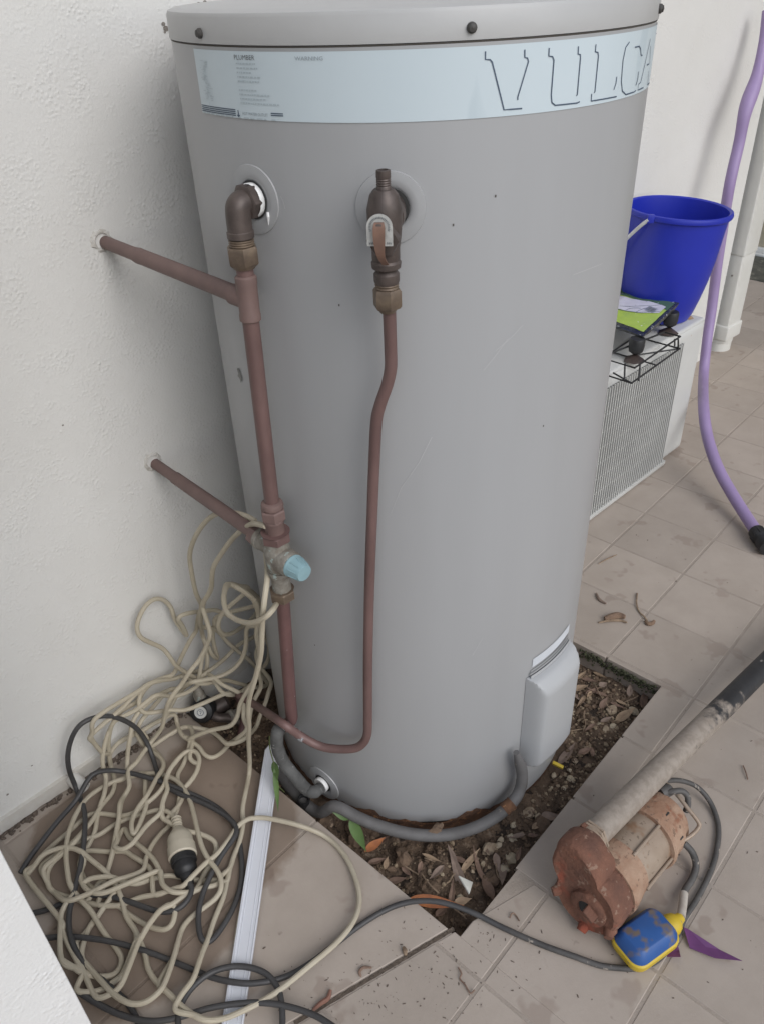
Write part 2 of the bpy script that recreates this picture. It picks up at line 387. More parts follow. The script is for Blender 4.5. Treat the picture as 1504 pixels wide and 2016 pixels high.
for (x, y, L_, W_, a, lab) in ((858, 1778, .085, .019, -.85, 'orange dead leaf under the black cable at the corner of the bed'), (738, 1664, .042, .014, .75, 'orange dead leaf beside the green sprig in the bed')):
    q = g(x, y, -.026); q.z = max(q.z, soil_z(q.x, q.y) + .010); q = g(x, y, q.z)
    tag(obj('dead_leaf', place(leaf_vf(L_, W_, .3, .05, int(x)), q, a - .05 if x > 800 else a - .85, .15, 0), LEAF_O, loc=q), lab, 'leaf')
TWIG = mat('dry_twig', (.34, .25, .17), (.18, .125, .085), 90, .9)
twigs = [((830, 1722), (862, 1760)), ((795, 1705), (825, 1722)), ((838, 1690), (858, 1697)), ((880, 1740), (895, 1720)), ((1200, 1400), (1170, 1350)), ((1225, 1385), (1255, 1370)), ((1120, 1440), (1180, 1430)), ((1150, 1400), (1150, 1440)), ((985, 1735), (975, 1700)), ((895, 1790), (915, 1810))]
for i, (a, b) in enumerate(twigs):
    p = []
    for t in (0, .3, .65, 1):
        q = g(a[0] + (b[0] - a[0]) * t, a[1] + (b[1] - a[1]) * t, -.03); z = soil_z(q.x, q.y) + .007 + .004 * random.random(); p.append(g(a[0] + (b[0] - a[0]) * t + random.uniform(-3, 3), a[1] + (b[1] - a[1]) * t, z))
    tag(obj('twig', tube(cat_rom(p, 4), [.0012] * 13, 6), TWIG, loc=p[0]), 'thin dry twig lying on the soil' + where(a[0]), 'twig', 'twigs' + where(a[0]))
q = g(914, 1742, -.02)
SHARD = mat('white_shell', (.72, .72, .66), (.55, .55, .50), 40, .6)
tag(obj('shell_shard', place(prism([(-.010, -.012), (.012, -.010), (.004, .014)], 0, .003, .0008), q, .4, .5, .2), SHARD, loc=q), 'white triangular shard standing in the soil by the open joint', 'shard')
q = g(1098, 1507, -.03)
tag(obj('yellow_scrap', place(bbox((-.010, -.003, -.003), (.010, .003, .003), .001), q, -1.3, .2, .1), mat('yellow_plastic', (.75, .55, .06), rough=.5), loc=q), 'small yellow plastic scrap on the soil below the element cover', 'scrap')
# moss along the far kerb of the bed
MOSS = mat('moss', (.075, .08, .040), (.045, .045, .028), 90, .98, .9, 200, bdist=.003)
ms = []
for i in range(230):
    t = random.random(); x = BX1 - .001 - random.random() * .005; y = -.34 + t * .17
    zz = -.006 - abs(random.gauss(0, .012)); r = random.uniform(.0015, .004); X, Y = t2w(x, y)
    ms.append(xf(crumbs[i % 6], Matrix.Translation((X, Y, zz)) @ Matrix.Diagonal((r, r, r * .8, 1))))
tag(obj('moss', join(*ms), MOSS, smooth=False), 'green moss growing on the kerb edge of the soil bed', 'moss', kind='stuff')
# ------------------------------------------------------------------ walls
def render_extra(n, L, gm, c, ns, ramp, mix, p):
    """sponge-finished render: blobs of relief"""
    vz = n.new('ShaderNodeTexVoronoi'); vz.inputs['Scale'].default_value = 240; vz.feature = 'SMOOTH_F1'; L.new(gm.outputs['Position'], vz.inputs['Vector'])
    lg = ns(26, 3); big = ramp(lg.outputs[0], .42, .68)
    f = ns(330, 3)
    a = n.new('ShaderNodeMath'); a.operation = 'MULTIPLY'; L.new(ramp(vz.outputs['Distance'], .55, .05), a.inputs[0]); L.new(big, a.inputs[1])
    s = n.new('ShaderNodeMath'); s.operation = 'MULTIPLY_ADD'; L.new(f.outputs[0], s.inputs[0]); s.inputs[1].default_value = .55; L.new(a.outputs[0], s.inputs[2])
    b = n.new('ShaderNodeBump'); b.inputs['Strength'].default_value = .5; b.inputs['Distance'].default_value = .0016; L.new(s.outputs[0], b.inputs['Height']); L.new(b.outputs[0], p.inputs['Normal'])
    return c
WALL = mat('cream_render', (.705, .695, .668), (.665, .652, .622), 3, .75, extra=render_extra, spec=.35)
WHITE_R = mat('white_render', (.76, .755, .745), (.72, .715, .70), 3, .6, extra=render_extra, spec=.4)
def wbox(s0, s1, o0, o1, z0, z1, bev=0):
    vf = bbox((s0, o0, z0), (s1, o1, z1), bev)
    M = Matrix(((WD.x, -WN.x, 0, WP.x), (WD.y, -WN.y, 0, WP.y), (0, 0, 1, 0), (0, 0, 0, 1)))
    return xf(vf, M)
wt = thing('rendered_wall', 'cream rendered house wall behind the water tank and cords', 'wall', WP)
wf = obj('wall_face', wbox(-.60, 2.34, -.25, 0, -.10, 2.6), WALL, wt, smooth=False)
SKIRT = mat('skirting_paint', (.62, .60, .56), (.54, .51, .46), 20, .6, .2, 90)
rs = random.Random(3); vs, fs = [], []; n = 90
for i in range(n + 1):      # flashing strip with a flaking lower edge
    s = -.235 + .55 * i / n; zb = .004 + .006 * noise.noise(V((s * 40, 0, 3))) + .003 * noise.noise(V((s * 160, 1, 3)))
    for off, z in ((.0, .031), (.006, .0295), (.0065, max(.001, zb)), (.0, max(.0005, zb - .001))): vs.append(wpt(s, z, off))
for i in range(n):
    for q in range(3): a = i * 4 + q; fs.append((a, a + 1, a + 5, a + 4))
obj('skirting', (vs, fs), SKIRT, wt)
DEB = mat('wall_dirt', (.16, .125, .10), (.10, .08, .065), 80, .95)
dd = []
for i in range(260):
    s = random.uniform(-.23, .2); r = random.uniform(.001, .0045); q = wpt(s, 0, .006 + abs(random.gauss(0, .006))); q.z = r * .4
    dd.append(xf(crumbs[i % 6], Matrix.Translation(q) @ Matrix.Diagonal((r, r, r, 1))))
tag(obj('dirt_line', join(*dd), DEB, smooth=False), 'line of brown dirt along the foot of the rendered wall', 'dirt', kind='stuff')
q = wl(142, 1526, .012)
WPVC = mat('white_pvc', (.74, .73, .70), (.68, .66, .62), 20, .35)
obj('drain_stub', lathe([(.012, 0), (.0125, .002), (.0125, .034), (.0105, .0345), (.010, .02)], V((q.x, q.y, .018)) + WN * .012, -WN + V((.15, 0, -.25)), 24), WPVC, wt)
SEAL = mat('dry_sealant', (.66, .64, .60), (.50, .47, .42), 90, .9, .8, 250, spots=(.16, .13, .10), sscale=120, sthr=.66)
for (x, y) in ((201, 474), (300, 909)):
    c0 = wl(x, y, 0); vs = []; n = 26; fs = []
    for ring, (rr, off) in enumerate(((.0165, .0), (.0140, .0016), (.0112, .0022), (.0098, .001))):
        for k_ in range(n):
            a = 2 * math.pi * k_ / n; r = rr * (1 + (.38 if ring < 2 else .06) * noise.noise(V((math.cos(a) * 2.5, math.sin(a) * 2.5, ring + x))))
            vs.append(c0 + WD * r * math.cos(a) + V((0, 0, r * math.sin(a))) - WN * (off + (.002 * noise.noise(V((a * 3, ring, x))) if ring else -.001)))
    for ring in range(3):
        for k_ in range(n): l = (k_ + 1) % n; fs.append((ring * n + k_, ring * n + l, ring * n + n + l, ring * n + n + k_))
    obj('sealant_ring', (vs, fs), SEAL, wt)
CHIP = mat('wall_chip', (.27, .245, .22), (.16, .14, .12), 300, .95)
for (x, y, r) in ((322, 46, .0030), (327, 55, .0042), (325, 62, .0018), (392, 8, .004), (404, 3, .003), (398, 12, .0018), (63, 1508, .0016), (15, 1565, .0022), (124, 837, .0016), (58, 1575, .0016)):
    q = wl(x, y, .0006)
    obj('chip', ([q + WD * r * math.cos(a * .9) * (1 + .5 * noise.noise(V((a, x, 0)))) + V((0, 0, r * math.sin(a * .9) * (.8 + .7 * noise.noise(V((a, y, 5)))))) for a in range(7)], [tuple(range(7))]), CHIP, wt, smooth=False)
# return wall close on the left
nw = thing('return_wall', 'white rendered return wall with a sharp corner beside the cord pile', 'wall', (-.94, -.35, 0))
obj('wall_face', bbox((-1.30, -.352, -.1), (-.7385, .24, 2.6), .002), WHITE_R, nw)
# neighbouring wall and garden strip far behind
BEIGE = mat('beige_paint', (.44, .385, .285), (.40, .345, .25), 4, .8, .2, 200)
fw = thing('boundary_wall', 'beige boundary wall with white base trim beyond the downpipe', 'wall', (3.05, .6, 0))
obj('wall_face', bbox((3.02, -3, -.1), (3.2, 4, 4.2)), BEIGE, fw, smooth=False)  # unseen upper part made tall to cut sky light on the house wall
obj('base_trim', bbox((2.995, -3, .002), (3.018, 4, .035), .004), WPVC, fw)
obj('base_trim', bbox((2.975, -3, .002), (2.993, 4, .014), .003), WPVC, fw)
tag(obj('garden_strip', bbox((2.66, -3, -.09), (2.97, 4, .004), .003), mat('damp_concrete', (.13, .125, .10), (.06, .06, .05), 14, .9, .6, 60, spots=(.2, .19, .15), sscale=30, sthr=.6), smooth=False), kind='structure')
# downpipe
dp = thing('downpipe', 'white rectangular plastic downpipe at the far end of the wall', 'downpipe', (1.91, .40, 0))
DPM = mat('downpipe_pvc', (.66, .655, .62), (.61, .60, .56), 10, .45)
def dbox(h, z0, z1, bev=.006, hy=None): return bbox((1.905 - h, .405 - (hy or h), z0), (1.905 + h, .405 + (hy or h), z1), bev, 3)
obj('pipe', dbox(.044, .085, .345), DPM, dp); obj('pipe', dbox(.0465, .335, 2.7), DPM, dp)
obj('pipe_socket', dbox(.0495, .045, .098), DPM, dp)
obj('round_spigot', lathe([(.044, -.02), (.044, .03), (.046, .032), (.046, .05)], (1.905, .405, 0), seg=32), DPM, dp)
obj('rivet', lathe([(.003, 0), (.003, .002), (0, .003)], (1.905 - .044, .405 - .02, .27), (-1, 0, 0), 10), CHIP, dp)

# ------------------------------------------------------------------ the water tank
TR = .27
def pol(az, z, r=TR): return V((r * math.cos(R_(az)), r * math.sin(R_(az)), z))
def azz(x, y, r=TR): q = cy(x, y, r); return math.degrees(math.atan2(q.y, q.x)), q.z
def unwrap(a): return a - 360 if a > 90 else a
def patch(a0, a1, z0, z1, r, na=60, nz=1):
    vs, fs = [], []
    for j in range(nz + 1):
        for i in range(na + 1): vs.append(pol(a0 + (a1 - a0) * i / na, z0 + (z1 - z0) * j / nz, r))
    for j in range(nz):
        for i in range(na): a = j * (na + 1) + i; fs.append((a, a + 1, a + na + 2, a + na + 1))
    return vs, fs
def ribbon(pts, w_, r):      # pts: (az, z) on the tank
    Q = []
    for i in range(len(pts) - 1):
        a, b = V(pts[i]), V(pts[i + 1]); n = max(1, int(abs(a.x - b.x) / 1.2))
        for k_ in range(n): Q.append(a.lerp(b, k_ / n))
    Q.append(V(pts[-1])); vs, fs = [], []; kx = R_(1) * r
    for i, q in enumerate(Q):
        d = Q[min(i + 1, len(Q) - 1)] - Q[max(i - 1, 0)]; d = V((d.x * kx, d.y)).normalized(); nn = V((-d.y, d.x)) * w_ / 2
        vs += [pol(q.x + nn.x / kx, q.y + nn.y, r), pol(q.x - nn.x / kx, q.y - nn.y, r)]
    for i in range(len(Q) - 1): fs.append((2 * i, 2 * i + 1, 2 * i + 3, 2 * i + 2))
    return vs, fs
TANK = mat('tank_paint', (.385, .388, .393), (.362, .363, .366), 5, .36, .05, 40, stretch=(1, 1, .12), spots=(.42, .42, .415), sscale=55, sthr=.74, rvar=.05, bdist=.002)
LIDM = mat('lid_paint', (.45, .448, .44), (.42, .417, .41), 8, .42, .06, 60, spots=(.42, .41, .40), sscale=50, sthr=.72)
RUST = mat('rust', (.17, .085, .045), (.08, .045, .03), 60, .95, .9, 160, spots=(.30, .15, .07), sscale=90, sthr=.6, bdist=.003)
SCREW = mat('dark_screw', (.07, .065, .06), (.04, .038, .035), 100, .55)
tk = thing('hot_water_tank', 'tall grey cylindrical hot water tank with pale blue name band', 'water tank', (0, 0, -.05))
ZB, ZS = -.021, 1.0985
body = obj('body', lathe([(TR - .004, ZB - .0), (TR - .001, ZB + .002), (TR, ZB + .006), (TR, ZS - .0008), (TR - .004, ZS)], (0, 0, 0), seg=160), TANK, tk)
prof = [(TR - .0035, ZS - .0005), (TR + .0014, ZS), (TR + .0016, ZS + .004), (TR + .001, ZS + .0215), (TR - .001, ZS + .0250), (TR - .007, ZS + .0272), (TR - .02, ZS + .0285), (.12, ZS + .036), (0, ZS + .039)]
lid = obj('lid', lathe(prof, (0, 0, 0), seg=160), LIDM, tk)
obj('seam', lathe([(TR + .0001, ZS - .0020), (TR + .0006, ZS - .0012), (TR + .0006, ZS - .0006)], (0, 0, 0), seg=160, cap=False), mat('seam_shadow', (.09, .08, .07), rough=.9), lid)
for az, z in ((177.06, 1.1026), (-123.65, 1.1032), (-64.5, 1.1035)):
    obj('lid_screw', lathe([(.0046, -.001), (.0045, .0014), (.0032, .0028), (.0032, .0036), (0, .0044)], pol(az, z + .0045, TR + .0022), pol(az, 0, 1), 14), SCREW, lid)
# base: rusted rim on a sunken plinth
vs, fs = [], []; n = 200
for i in range(n):
    a = 360 * i / n; nz_ = noise.noise(V((math.cos(R_(a)) * 6, math.sin(R_(a)) * 6, 1))); n2 = noise.noise(V((math.cos(R_(a)) * 22, math.sin(R_(a)) * 22, 4)))
    for r, z in ((TR + .0009, ZB + .004 + max(-.002, .006 + .020 * nz_ + .010 * n2)), (TR + .0012, ZB), (TR - .002 + .004 * n2, ZB - .012), (TR - .006, -.075)): vs.append(pol(a, z, r))
for i in range(n):
    j = (i + 1) % n
    for q in range(3): fs.append((i * 4 + q, i * 4 + q + 1, j * 4 + q + 1, j * 4 + q))
obj('rusted_rim', (vs, fs), RUST, tk)['label'] = 'flaking rust round the foot of the tank'
# name band
BAND = mat('band_vinyl', (.565, .640, .675), (.540, .618, .655), 6, .42, spots=(.50, .58, .62), sscale=14, sthr=.6, stretch=(1, 1, .3))
INK = mat('band_ink', (.07, .10, .15), rough=.5); INKF = mat('band_ink_faded', (.475, .545, .58), rough=.5); INKG = mat('band_ink_grey', (.16, .17, .18), rough=.5)
band = obj('name_band', patch(-187.5, -25, 1.0363, 1.0936, TR + .0007, 150), BAND, tk)
zz = lambda x, y: (lambda a: (unwrap(a[0]), a[1]))(azz(900 + x / 3.76, y / 3.76))
LET = {'V': [[(205, 375), (205, 435), (240, 437), (255, 455), (342, 808), (475, 798)], [(495, 362), (495, 420), (515, 425), (522, 450), (443, 715), (443, 735)]],
 'U': [[(675, 350), (672, 410), (700, 415), (710, 440), (690, 700), (695, 755), (720, 775), (880, 758), (900, 748)], [(890, 338), (888, 395), (905, 400), (905, 430), (882, 695), (875, 705)]],
 'L': [[(1020, 323), (1015, 378), (1035, 385), (1038, 410), (1012, 675), (1005, 683)], [(988, 690), (985, 743), (1172, 710)], [(1173, 563), (1168, 610), (1152, 660)]],
 'C': [[(1268, 305), (1240, 345), (1220, 440), (1207, 600), (1215, 670), (1240, 695), (1300, 677), (1315, 665)], [(1308, 345), (1340, 338), (1350, 360), (1353, 405), (1362, 405)], [(1335, 525), (1328, 580), (1315, 628)]]}
for ch, strokes in LET.items():
    obj('letter', join(*[ribbon([zz(*q) for q in s], .0012, TR + .0012) for s in strokes]), INK, band, smooth=False)
obj('letter', join(*[ribbon(s, .0012, TR + .0012) for s in ([(-70.6, 1.0835), (-74.2, 1.046), (-75.6, 1.045), (-75.6, 1.0395), (-71.3, 1.0395)], [(-69.4, 1.0765), (-67.6, 1.060), (-70.6, 1.060)], [(-67.2, 1.053), (-66.3, 1.0395), (-62.5, 1.0395)])]), INK, band, smooth=False)
obj('letter', join(*[ribbon(s, .0012, TR + .0012) for s in ([(-58, 1.0395), (-58, 1.0835), (-55.5, 1.0835), (-49, 1.052)], [(-49, 1.0835), (-46, 1.0835), (-46, 1.0395)])]), INK, band, smooth=False)
def word(txt, a0, z0, a1, h, m, name='print'):      # lettering wrapped on the band
    cu = bpy.data.curves.new('t', 'FONT'); cu.body = txt; cu.size = 1; cu.resolution_u = 2
    o = bpy.data.objects.new('t', cu); COL.objects.link(o); bpy.context.view_layer.update()
    me = bpy.data.meshes.new_from_object(o.evaluated_get(bpy.context.evaluated_depsgraph_get()))
    xs = [v.co.x for v in me.vertices]; ys = [v.co.y for v in me.vertices]; x0, x1, y0, y1 = min(xs), max(xs), min(ys), max(ys)
    vs = [pol(a0 + (a1 - a0) * (v.co.x - x0) / (x1 - x0), z0 + h * (v.co.y - y0) / (y1 - y0), TR + .0012) for v in me.vertices]
    fs = [tuple(p.vertices) for p in me.polygons]
    bpy.data.objects.remove(o); bpy.data.curves.remove(cu); bpy.data.meshes.remove(me)
    return obj(name, (vs, fs), m, band, smooth=False)
word('PLUMBER', -172.5, 1.0866, -166.9, .0040, INKG)
word('WARNING', -157.4, 1.0868, -151.5, .0032, mat('band_ink_worn', (.34, .385, .41), rough=.5))
word('HOT WATER OUTLET', -172.0, 1.0397, -165.0, .0026, mat('band_ink_worn2', (.32, .36, .39), rough=.5))
bars = [[(-187.2, z), (-174.1, z)] for z in (1.0436, 1.0419, 1.0402, 1.0386)] + [[(-164.2, z), (-161.2, z)] for z in (1.0428, 1.0411)]
obj('print_lines', join(*[ribbon(b, .0009, TR + .0012) for b in bars]), INK, band, smooth=False)
rs = random.Random(5)
obj('print_lines', join(*[ribbon([(a, 1.0370), (a + rs.uniform(.5, 1.6), 1.0370)], .0012, TR + .0012) for a in [-187 + 1.9 * i for i in range(13)]]), INKF, band, smooth=False)
obj('print_lines', join(ribbon([(-173.3, 1.0434), (-173.3, 1.0385)], .0012, TR + .0012), ribbon([(-173.7, 1.0392), (-173.3, 1.0378), (-172.9, 1.0392)], .0011, TR + .0012)), INK, band, smooth=False)
pr = []
for i in range(10):
    if i == 5: continue
    a = -172.2
    while a < -166 + rs.uniform(-2.5, 5):
        d = rs.uniform(.25, .8); pr.append(ribbon([(a, 1.0835 - .0037 * i), (a + d, 1.0835 - .0037 * i)], .0012, TR + .0012)); a += d + .22
for i in range(44):
    a = rs.uniform(-185.5, -182.5); z = 1.084 - .0008 * i; pr.append(ribbon([(a, z), (a + rs.uniform(.2, 1.6), z)], .0005, TR + .0012))
for i in range(9):
    z = rs.uniform(1.047, 1.080); pr.append(ribbon([(-184.2 + rs.uniform(-.5, 2.2), z), (-184.2 + rs.uniform(-.5, 2.2), z - rs.uniform(.003, .009))], .0005, TR + .0012))
tag(obj('faded_print', join(*pr), INKF, band, smooth=False), kind='stuff')
# marks on the shell
MARK = mat('bare_metal_mark', (.17, .165, .155), (.25, .245, .23), 200, .6)
q = azz(474, 740); q = (unwrap(q[0]), q[1])
vs = []
for dx, dy in ((-1.4, .010), (-.3, .013), (.5, .007), (1.0, .001), (.9, -.008), (.3, -.006), (0, -.012), (-.6, -.005), (-1.6, -.003), (-1.0, .002)): vs.append(pol(q[0] + dx, q[1] + dy * .8, TR + .0008))
obj('paint_chip', (vs, [tuple(range(10))]), MARK, tk, smooth=False)
PALE = mat('scratch', (.50, .50, .50), rough=.5)
for s in ([(952, 728), (975, 700), (1000, 665)], [(770, 1010), (790, 960), (825, 910), (850, 860)], [(1128, 540), (1160, 528), (1185, 518)], [(930, 1290), (950, 1255)], [(553, 385), (558, 395), (562, 410)], [(975, 690), (1010, 660), (1028, 640)]):
    obj('scratch', ribbon([(unwrap(azz(*q)[0]), azz(*q)[1]) for q in s], .0009, TR + .0004), PALE, tk, smooth=False)
DOT = mat('grime_dot', (.10, .09, .08), rough=.9)
for (x, y) in ((892, 442), (1069, 838), (540, 1040), (975, 385), (620, 1270), (668, 600)):
    a, z = azz(x, y); obj('grime_spot', patch(a - .16, a + .16, z - .0012, z + .0012, TR + .0004, 2), DOT, tk, smooth=False)
# pipe ports: domed grommets with a recessed hole
PORT = mat('port_plastic', (.385, .387, .39), rough=.38); HOLE = mat('port_hole', (.035, .034, .033), rough=.7)
for az, z, rr, rh in ((-172.0, .9605, .0345, .0200), (-139.4, .9610, .0345, .0195), (-172.6, .0085, .034, .0175)):
    vs, fs = [], []; n = 40
    for rad, off in ((rr, .0002), (rr * .985, .0018), (rr * .8, .0026), (rh * 1.12, .0026), (rh, .0010), (rh * .97, -.012)):
        for i in range(n):
            a = 2 * math.pi * i / n; vs.append(pol(az + math.degrees(rad * math.cos(a) / TR), z + rad * math.sin(a), TR + off))
    for j in range(5):
        for i in range(n): l = (i + 1) % n; fs.append((j * n + i, j * n + l, j * n + n + l, j * n + n + i))
    po = obj('port_collar', (vs, fs), PORT, tk)
    vs = [pol(az + math.degrees(rh * .96 * math.cos(2 * math.pi * i / n) / TR), z + rh * .96 * math.sin(2 * math.pi * i / n), TR + .0013) for i in range(n)]
    obj('port_hole', (vs, [tuple(range(n))]), HOLE, po, smooth=False)
# element cover
COVM = mat('cover_plastic', (.405, .41, .415), (.385, .39, .395), 6, .42, .04, 60)
def cover(a0, a1, z0, z1, h, et, es, eb, na=36, nz=44):
    vs, fs = [], []
    sm = lambda t: math.sin(min(1, max(0, t)) * math.pi / 2)
    for j in range(nz + 1):
        for i in range(na + 1):
            u = i / na; v = j / nz; u = .5 - .5 * math.cos(math.pi * u); v = .5 - .5 * math.cos(math.pi * v)
            a = a0 + (a1 - a0) * u; z = z0 + (z1 - z0) * v
            ds = min(u, 1 - u) * abs(a1 - a0) * R_(1) * TR
            f = min(sm(ds / es), sm((z - z0) / eb), .35 * sm((z1 - z) / .004) + .65 * sm((z1 - z) / et))
            vs.append(pol(a, z, TR + .0006 + h * f))
    for j in range(nz):
        for i in range(na): a = j * (na + 1) + i; fs.append((a, a + 1, a + na + 2, a + na + 1))
    return vs, fs
obj('element_cover', cover(-98.5, -74, .066, .264, .030, .030, .020, .012), COVM, tk)
obj('cover_flange', join(patch(-97.5, -74.5, .2700, .2735, TR + .0035, 20), patch(-97.5, -74.5, .2640, .2700, TR + .0055, 20), patch(-97, -74.5, .2735, .2770, TR + .0018, 20)), COVM, tk)
obj('cover_label', patch(-96.3, -74.6, .2812, .2985, TR + .0009, 24), mat('white_label', (.66, .69, .73), rough=.5), tk)
obj('cover_flange', patch(-95.5, -66, -.024, .066, TR + .0016, 26), COVM, tk)
# ------------------------------------------------------------------ copper pipework
COPPER = mat('aged_copper', (.185, .112, .102), (.140, .084, .077), 25, .52, .08, 200, metal=.15, stretch=(1, 1, .4), spots=(.52, .48, .46), sscale=150, sthr=.78)
COPB = mat('brown_copper', (.205, .135, .12), (.16, .105, .095), 18, .6, metal=.1)
COPS = mat('splashed_copper', (.165, .088, .083), (.128, .070, .066), 25, .5, metal=.15, spots=(.55, .52, .50), sscale=130, sthr=.70)
BRASS = mat('tarnished_brass', (.200, .150, .105), (.125, .092, .070), 70, .5, .15, 160, metal=.35)
BRONZE = mat('dark_bronze', (.115, .090, .080), (.075, .060, .054), 50, .48, .1, 120, metal=.35)
VERD = mat('limed_brass', (.30, .285, .25), (.19, .165, .135), 90, .65, .3, 200, metal=.2, spots=(.38, .45, .42), sscale=80, sthr=.62)
TAPE = mat('thread_tape', (.86, .86, .85), (.75, .75, .74), 90, .5)
Z = V((0, 0, 1))
hp = thing('tempering_pipework', 'brown copper hot water pipe with tee and tempering valve beside the wall', 'pipework', (-.30, -.04, 0))
def ax(z):   # axis of the vertical pipe
    if z > .46: t = (.95 - z) / .49; return V((-.2905 - .0125 * t, -.0405 - .0045 * t, z))
    t = (.46 - z) / .27; return V((-.303 - .006 * t, -.045 + .015 * t, z))
rad1 = pol(-172, 0, 1)
el = cat_rom([pol(-172, .9605, TR + .004), pol(-172, .9605, TR + .014), ax(.9585) + V((.002, 0, 0)), ax(.951), ax(.928)], 6)
obj('elbow', join(tube(el, [.0135] * 6 + [.0132] * (len(el) - 6), 20), lathe([(.0142, 0), (.0142, .006), (.0132, .007)], ax(.928), Z, 20)), BRONZE, hp)
obj('hex_collar', nut(pol(-172, .9605, TR + .0035), rad1, .0178, .012), BRONZE, hp)
rs = random.Random(2); vs, fs = [], []
M = frame(rad1)
for j, (r, h) in enumerate(((.0162, -.001), (.0172, .001), (.0172, .0052), (.0165, .0062))):
    for i in range(30):
        a = 2 * math.pi * i / 30; rr = r * (1 + .03 * noise.noise(V((a * 2, j, 3)))); vs.append(pol(-172, .9605, TR + .0002) + M @ V((rr * math.cos(a), rr * math.sin(a), h)))
for j in range(3):
    for i in range(30): l = (i + 1) % 30; fs.append((j * 30 + i, j * 30 + l, j * 30 + 30 + l, j * 30 + 30 + i))
obj('thread_tape', join((vs, fs), tube([pol(-167.6, .951, TR + .003), pol(-167.4, .947, TR + .004), pol(-167.7, .942, TR + .003), pol(-167.9, .938, TR + .0025)], [.0015, .0016, .001, .0004], 6)), TAPE, hp)
obj('thread', lathe([(.0125, 0), (.0136, .0012), (.0125, .0024), (.0136, .0036), (.0125, .0048), (.0136, .006), (.0125, .0072)], ax(.9195), Z, 24), BRASS, hp)
obj('compression_nut', join(nut(ax(.900), Z, .0172, .0195), lathe([(.0115, 0), (.014, .004)], ax(.8965), Z, 24)), BRASS, hp)
obj('pipe', tube([ax(z) for z in (.902, .885)], .0092, 24), COPPER, hp)
obj('pipe', tube([ax(.84 - .03 * i) for i in range(9)], .0094, 24), COPPER, hp)
obj('tee', join(lathe([(.0098, 0), (.0118, .0016), (.0118, .008), (.0112, .010), (.0114, .04), (.0118, .042), (.0118, .0485), (.0098, .0505)], ax(.8385), ax(.9) - ax(.83), 28), tube([ax(.863), ax(.863) + WN * .026], .0115, 22)), COPB, hp)
w1 = wl(201, 474, -.01); d1 = (w1 - ax(.863)).normalized()
obj('branch_pipe', tube([ax(.863), ax(.863) + d1 * .12, ax(.863) + d1 * .225, ax(.863) + d1 * .24, ax(.863) + d1 * .255, w1], [.0098, .0098, .0098, .0101, .0086, .0086], 24), COPB, hp)
obj('compression_nut', join(lathe([(.0105, 0), (.0135, .002), (.0145, .006), (.0135, .010), (.0098, .012)], ax(.5935), Z, 28), nut(ax(.579), Z, .0165, .0155)), COPB, hp)
obj('union', lathe([(.0125, 0), (.0125, .018), (.0132, .019), (.0132, .023), (.0125, .024)], ax(.556), Z, 28), COPB, hp)
obj('union_nut', join(nut(ax(.545), Z, .0195, .0135), lathe([(.0135, 0), (.0185, .0012), (.019, .003)], ax(.557), Z, 28)), COPPER, hp)
vb = obj('tempering_valve', join(lathe([(.013, 0), (.0165, .004), (.0175, .02), (.0175, .034), (.0145, .044), (.0145, .048)], ax(.4985), Z, 32), lathe([(.016, 0), (.0175, .006), (.0175, .026), (.0165, .029)], ax(.521), V((.05, -1, -.05)), 32), lathe([(.0145, 0), (.014, .03), (.0155, .031), (.0155, .036)], ax(.532), WN, 28)), VERD, hp)
CAPB = mat('pale_blue_plastic', (.26, .40, .435), (.23, .365, .40), 30, .45)
cv = V((.05, -1, -.05)); fl = []
for i in range(48):
    pass
capp = lathe([(.0155, 0), (.0160, .0015), (.0150, .004), (.0146, .006), (.0118, .0215), (.0110, .0232), (0, .0238)], ax(.521) + cv.normalized() * .029, cv, 48)
obj('valve_cap', capp, CAPB, vb)
for i in range(9):
    a = 2 * math.pi * i / 9; Mf = frame(cv); b0 = ax(.521) + cv.normalized() * .029
    obj('cap_rib', tube([b0 + Mf @ V((.0147 * math.cos(a), .0147 * math.sin(a), .006)), b0 + Mf @ V((.0120 * math.cos(a), .0120 * math.sin(a), .0205))], [.0011, .0009], 6), CAPB, vb)
obj('lower_union', lathe([(.0128, 0), (.0128, .024), (.0145, .0255), (.0145, .030), (.016, .031), (.016, .0355)], ax(.4645), Z, 28), VERD, hp)
obj('compression_nut', join(nut(ax(.449), Z, .0178, .016), lathe([(.0125, 0), (.0165, .0014)], ax(.4648), Z, 24)), BRASS, hp)
w2 = wl(300, 909, -.01); a2 = ax(.532); d2 = (w2 - a2).normalized(); L2 = (w2 - a2).length
obj('branch_nut', nut(a2 + d2 * .034, d2, .0175, .018), COPB, hp)
obj('branch_pipe', tube([a2 + d2 * .045, a2 + d2 * (L2 - .075), a2 + d2 * (L2 - .07), a2 + d2 * (L2 - .03), w2], [.0098, .0098, .0086, .0086, .0086], 24), COPB, hp)
obj('pipe', tube(cat_rom([ax(.452), ax(.4), ax(.34), ax(.28), ax(.225), ax(.20), ax(.186) + V((-.004, .006, 0)), ax(.172) + V((-.014, .016, 0))], 4), .0094, 24), COPS, hp)
LAG = mat('grey_lagging', (.115, .115, .112), (.075, .075, .073), 40, .85, .5, 90, spots=(.22, .22, .215), sscale=60, sthr=.62)
lp = [ax(.176) + V((-.012, .014, 0)), cy(547, 1442, .332), cy(546, 1470, .332), cy(560, 1503, .326), cy(582, 1530, .318), cy(602, 1553, .306), cy(617, 1560, .302), cy(630, 1553, .285)]
lpp = cat_rom(lp, 8)
obj('lagged_cold_pipe', tube(lpp, [.0102 + .0010 * noise.noise(V((i * .35, 2, 2))) for i in range(len(lpp))], 18), LAG, hp)
M = frame(pol(-172.6, 0, 1))
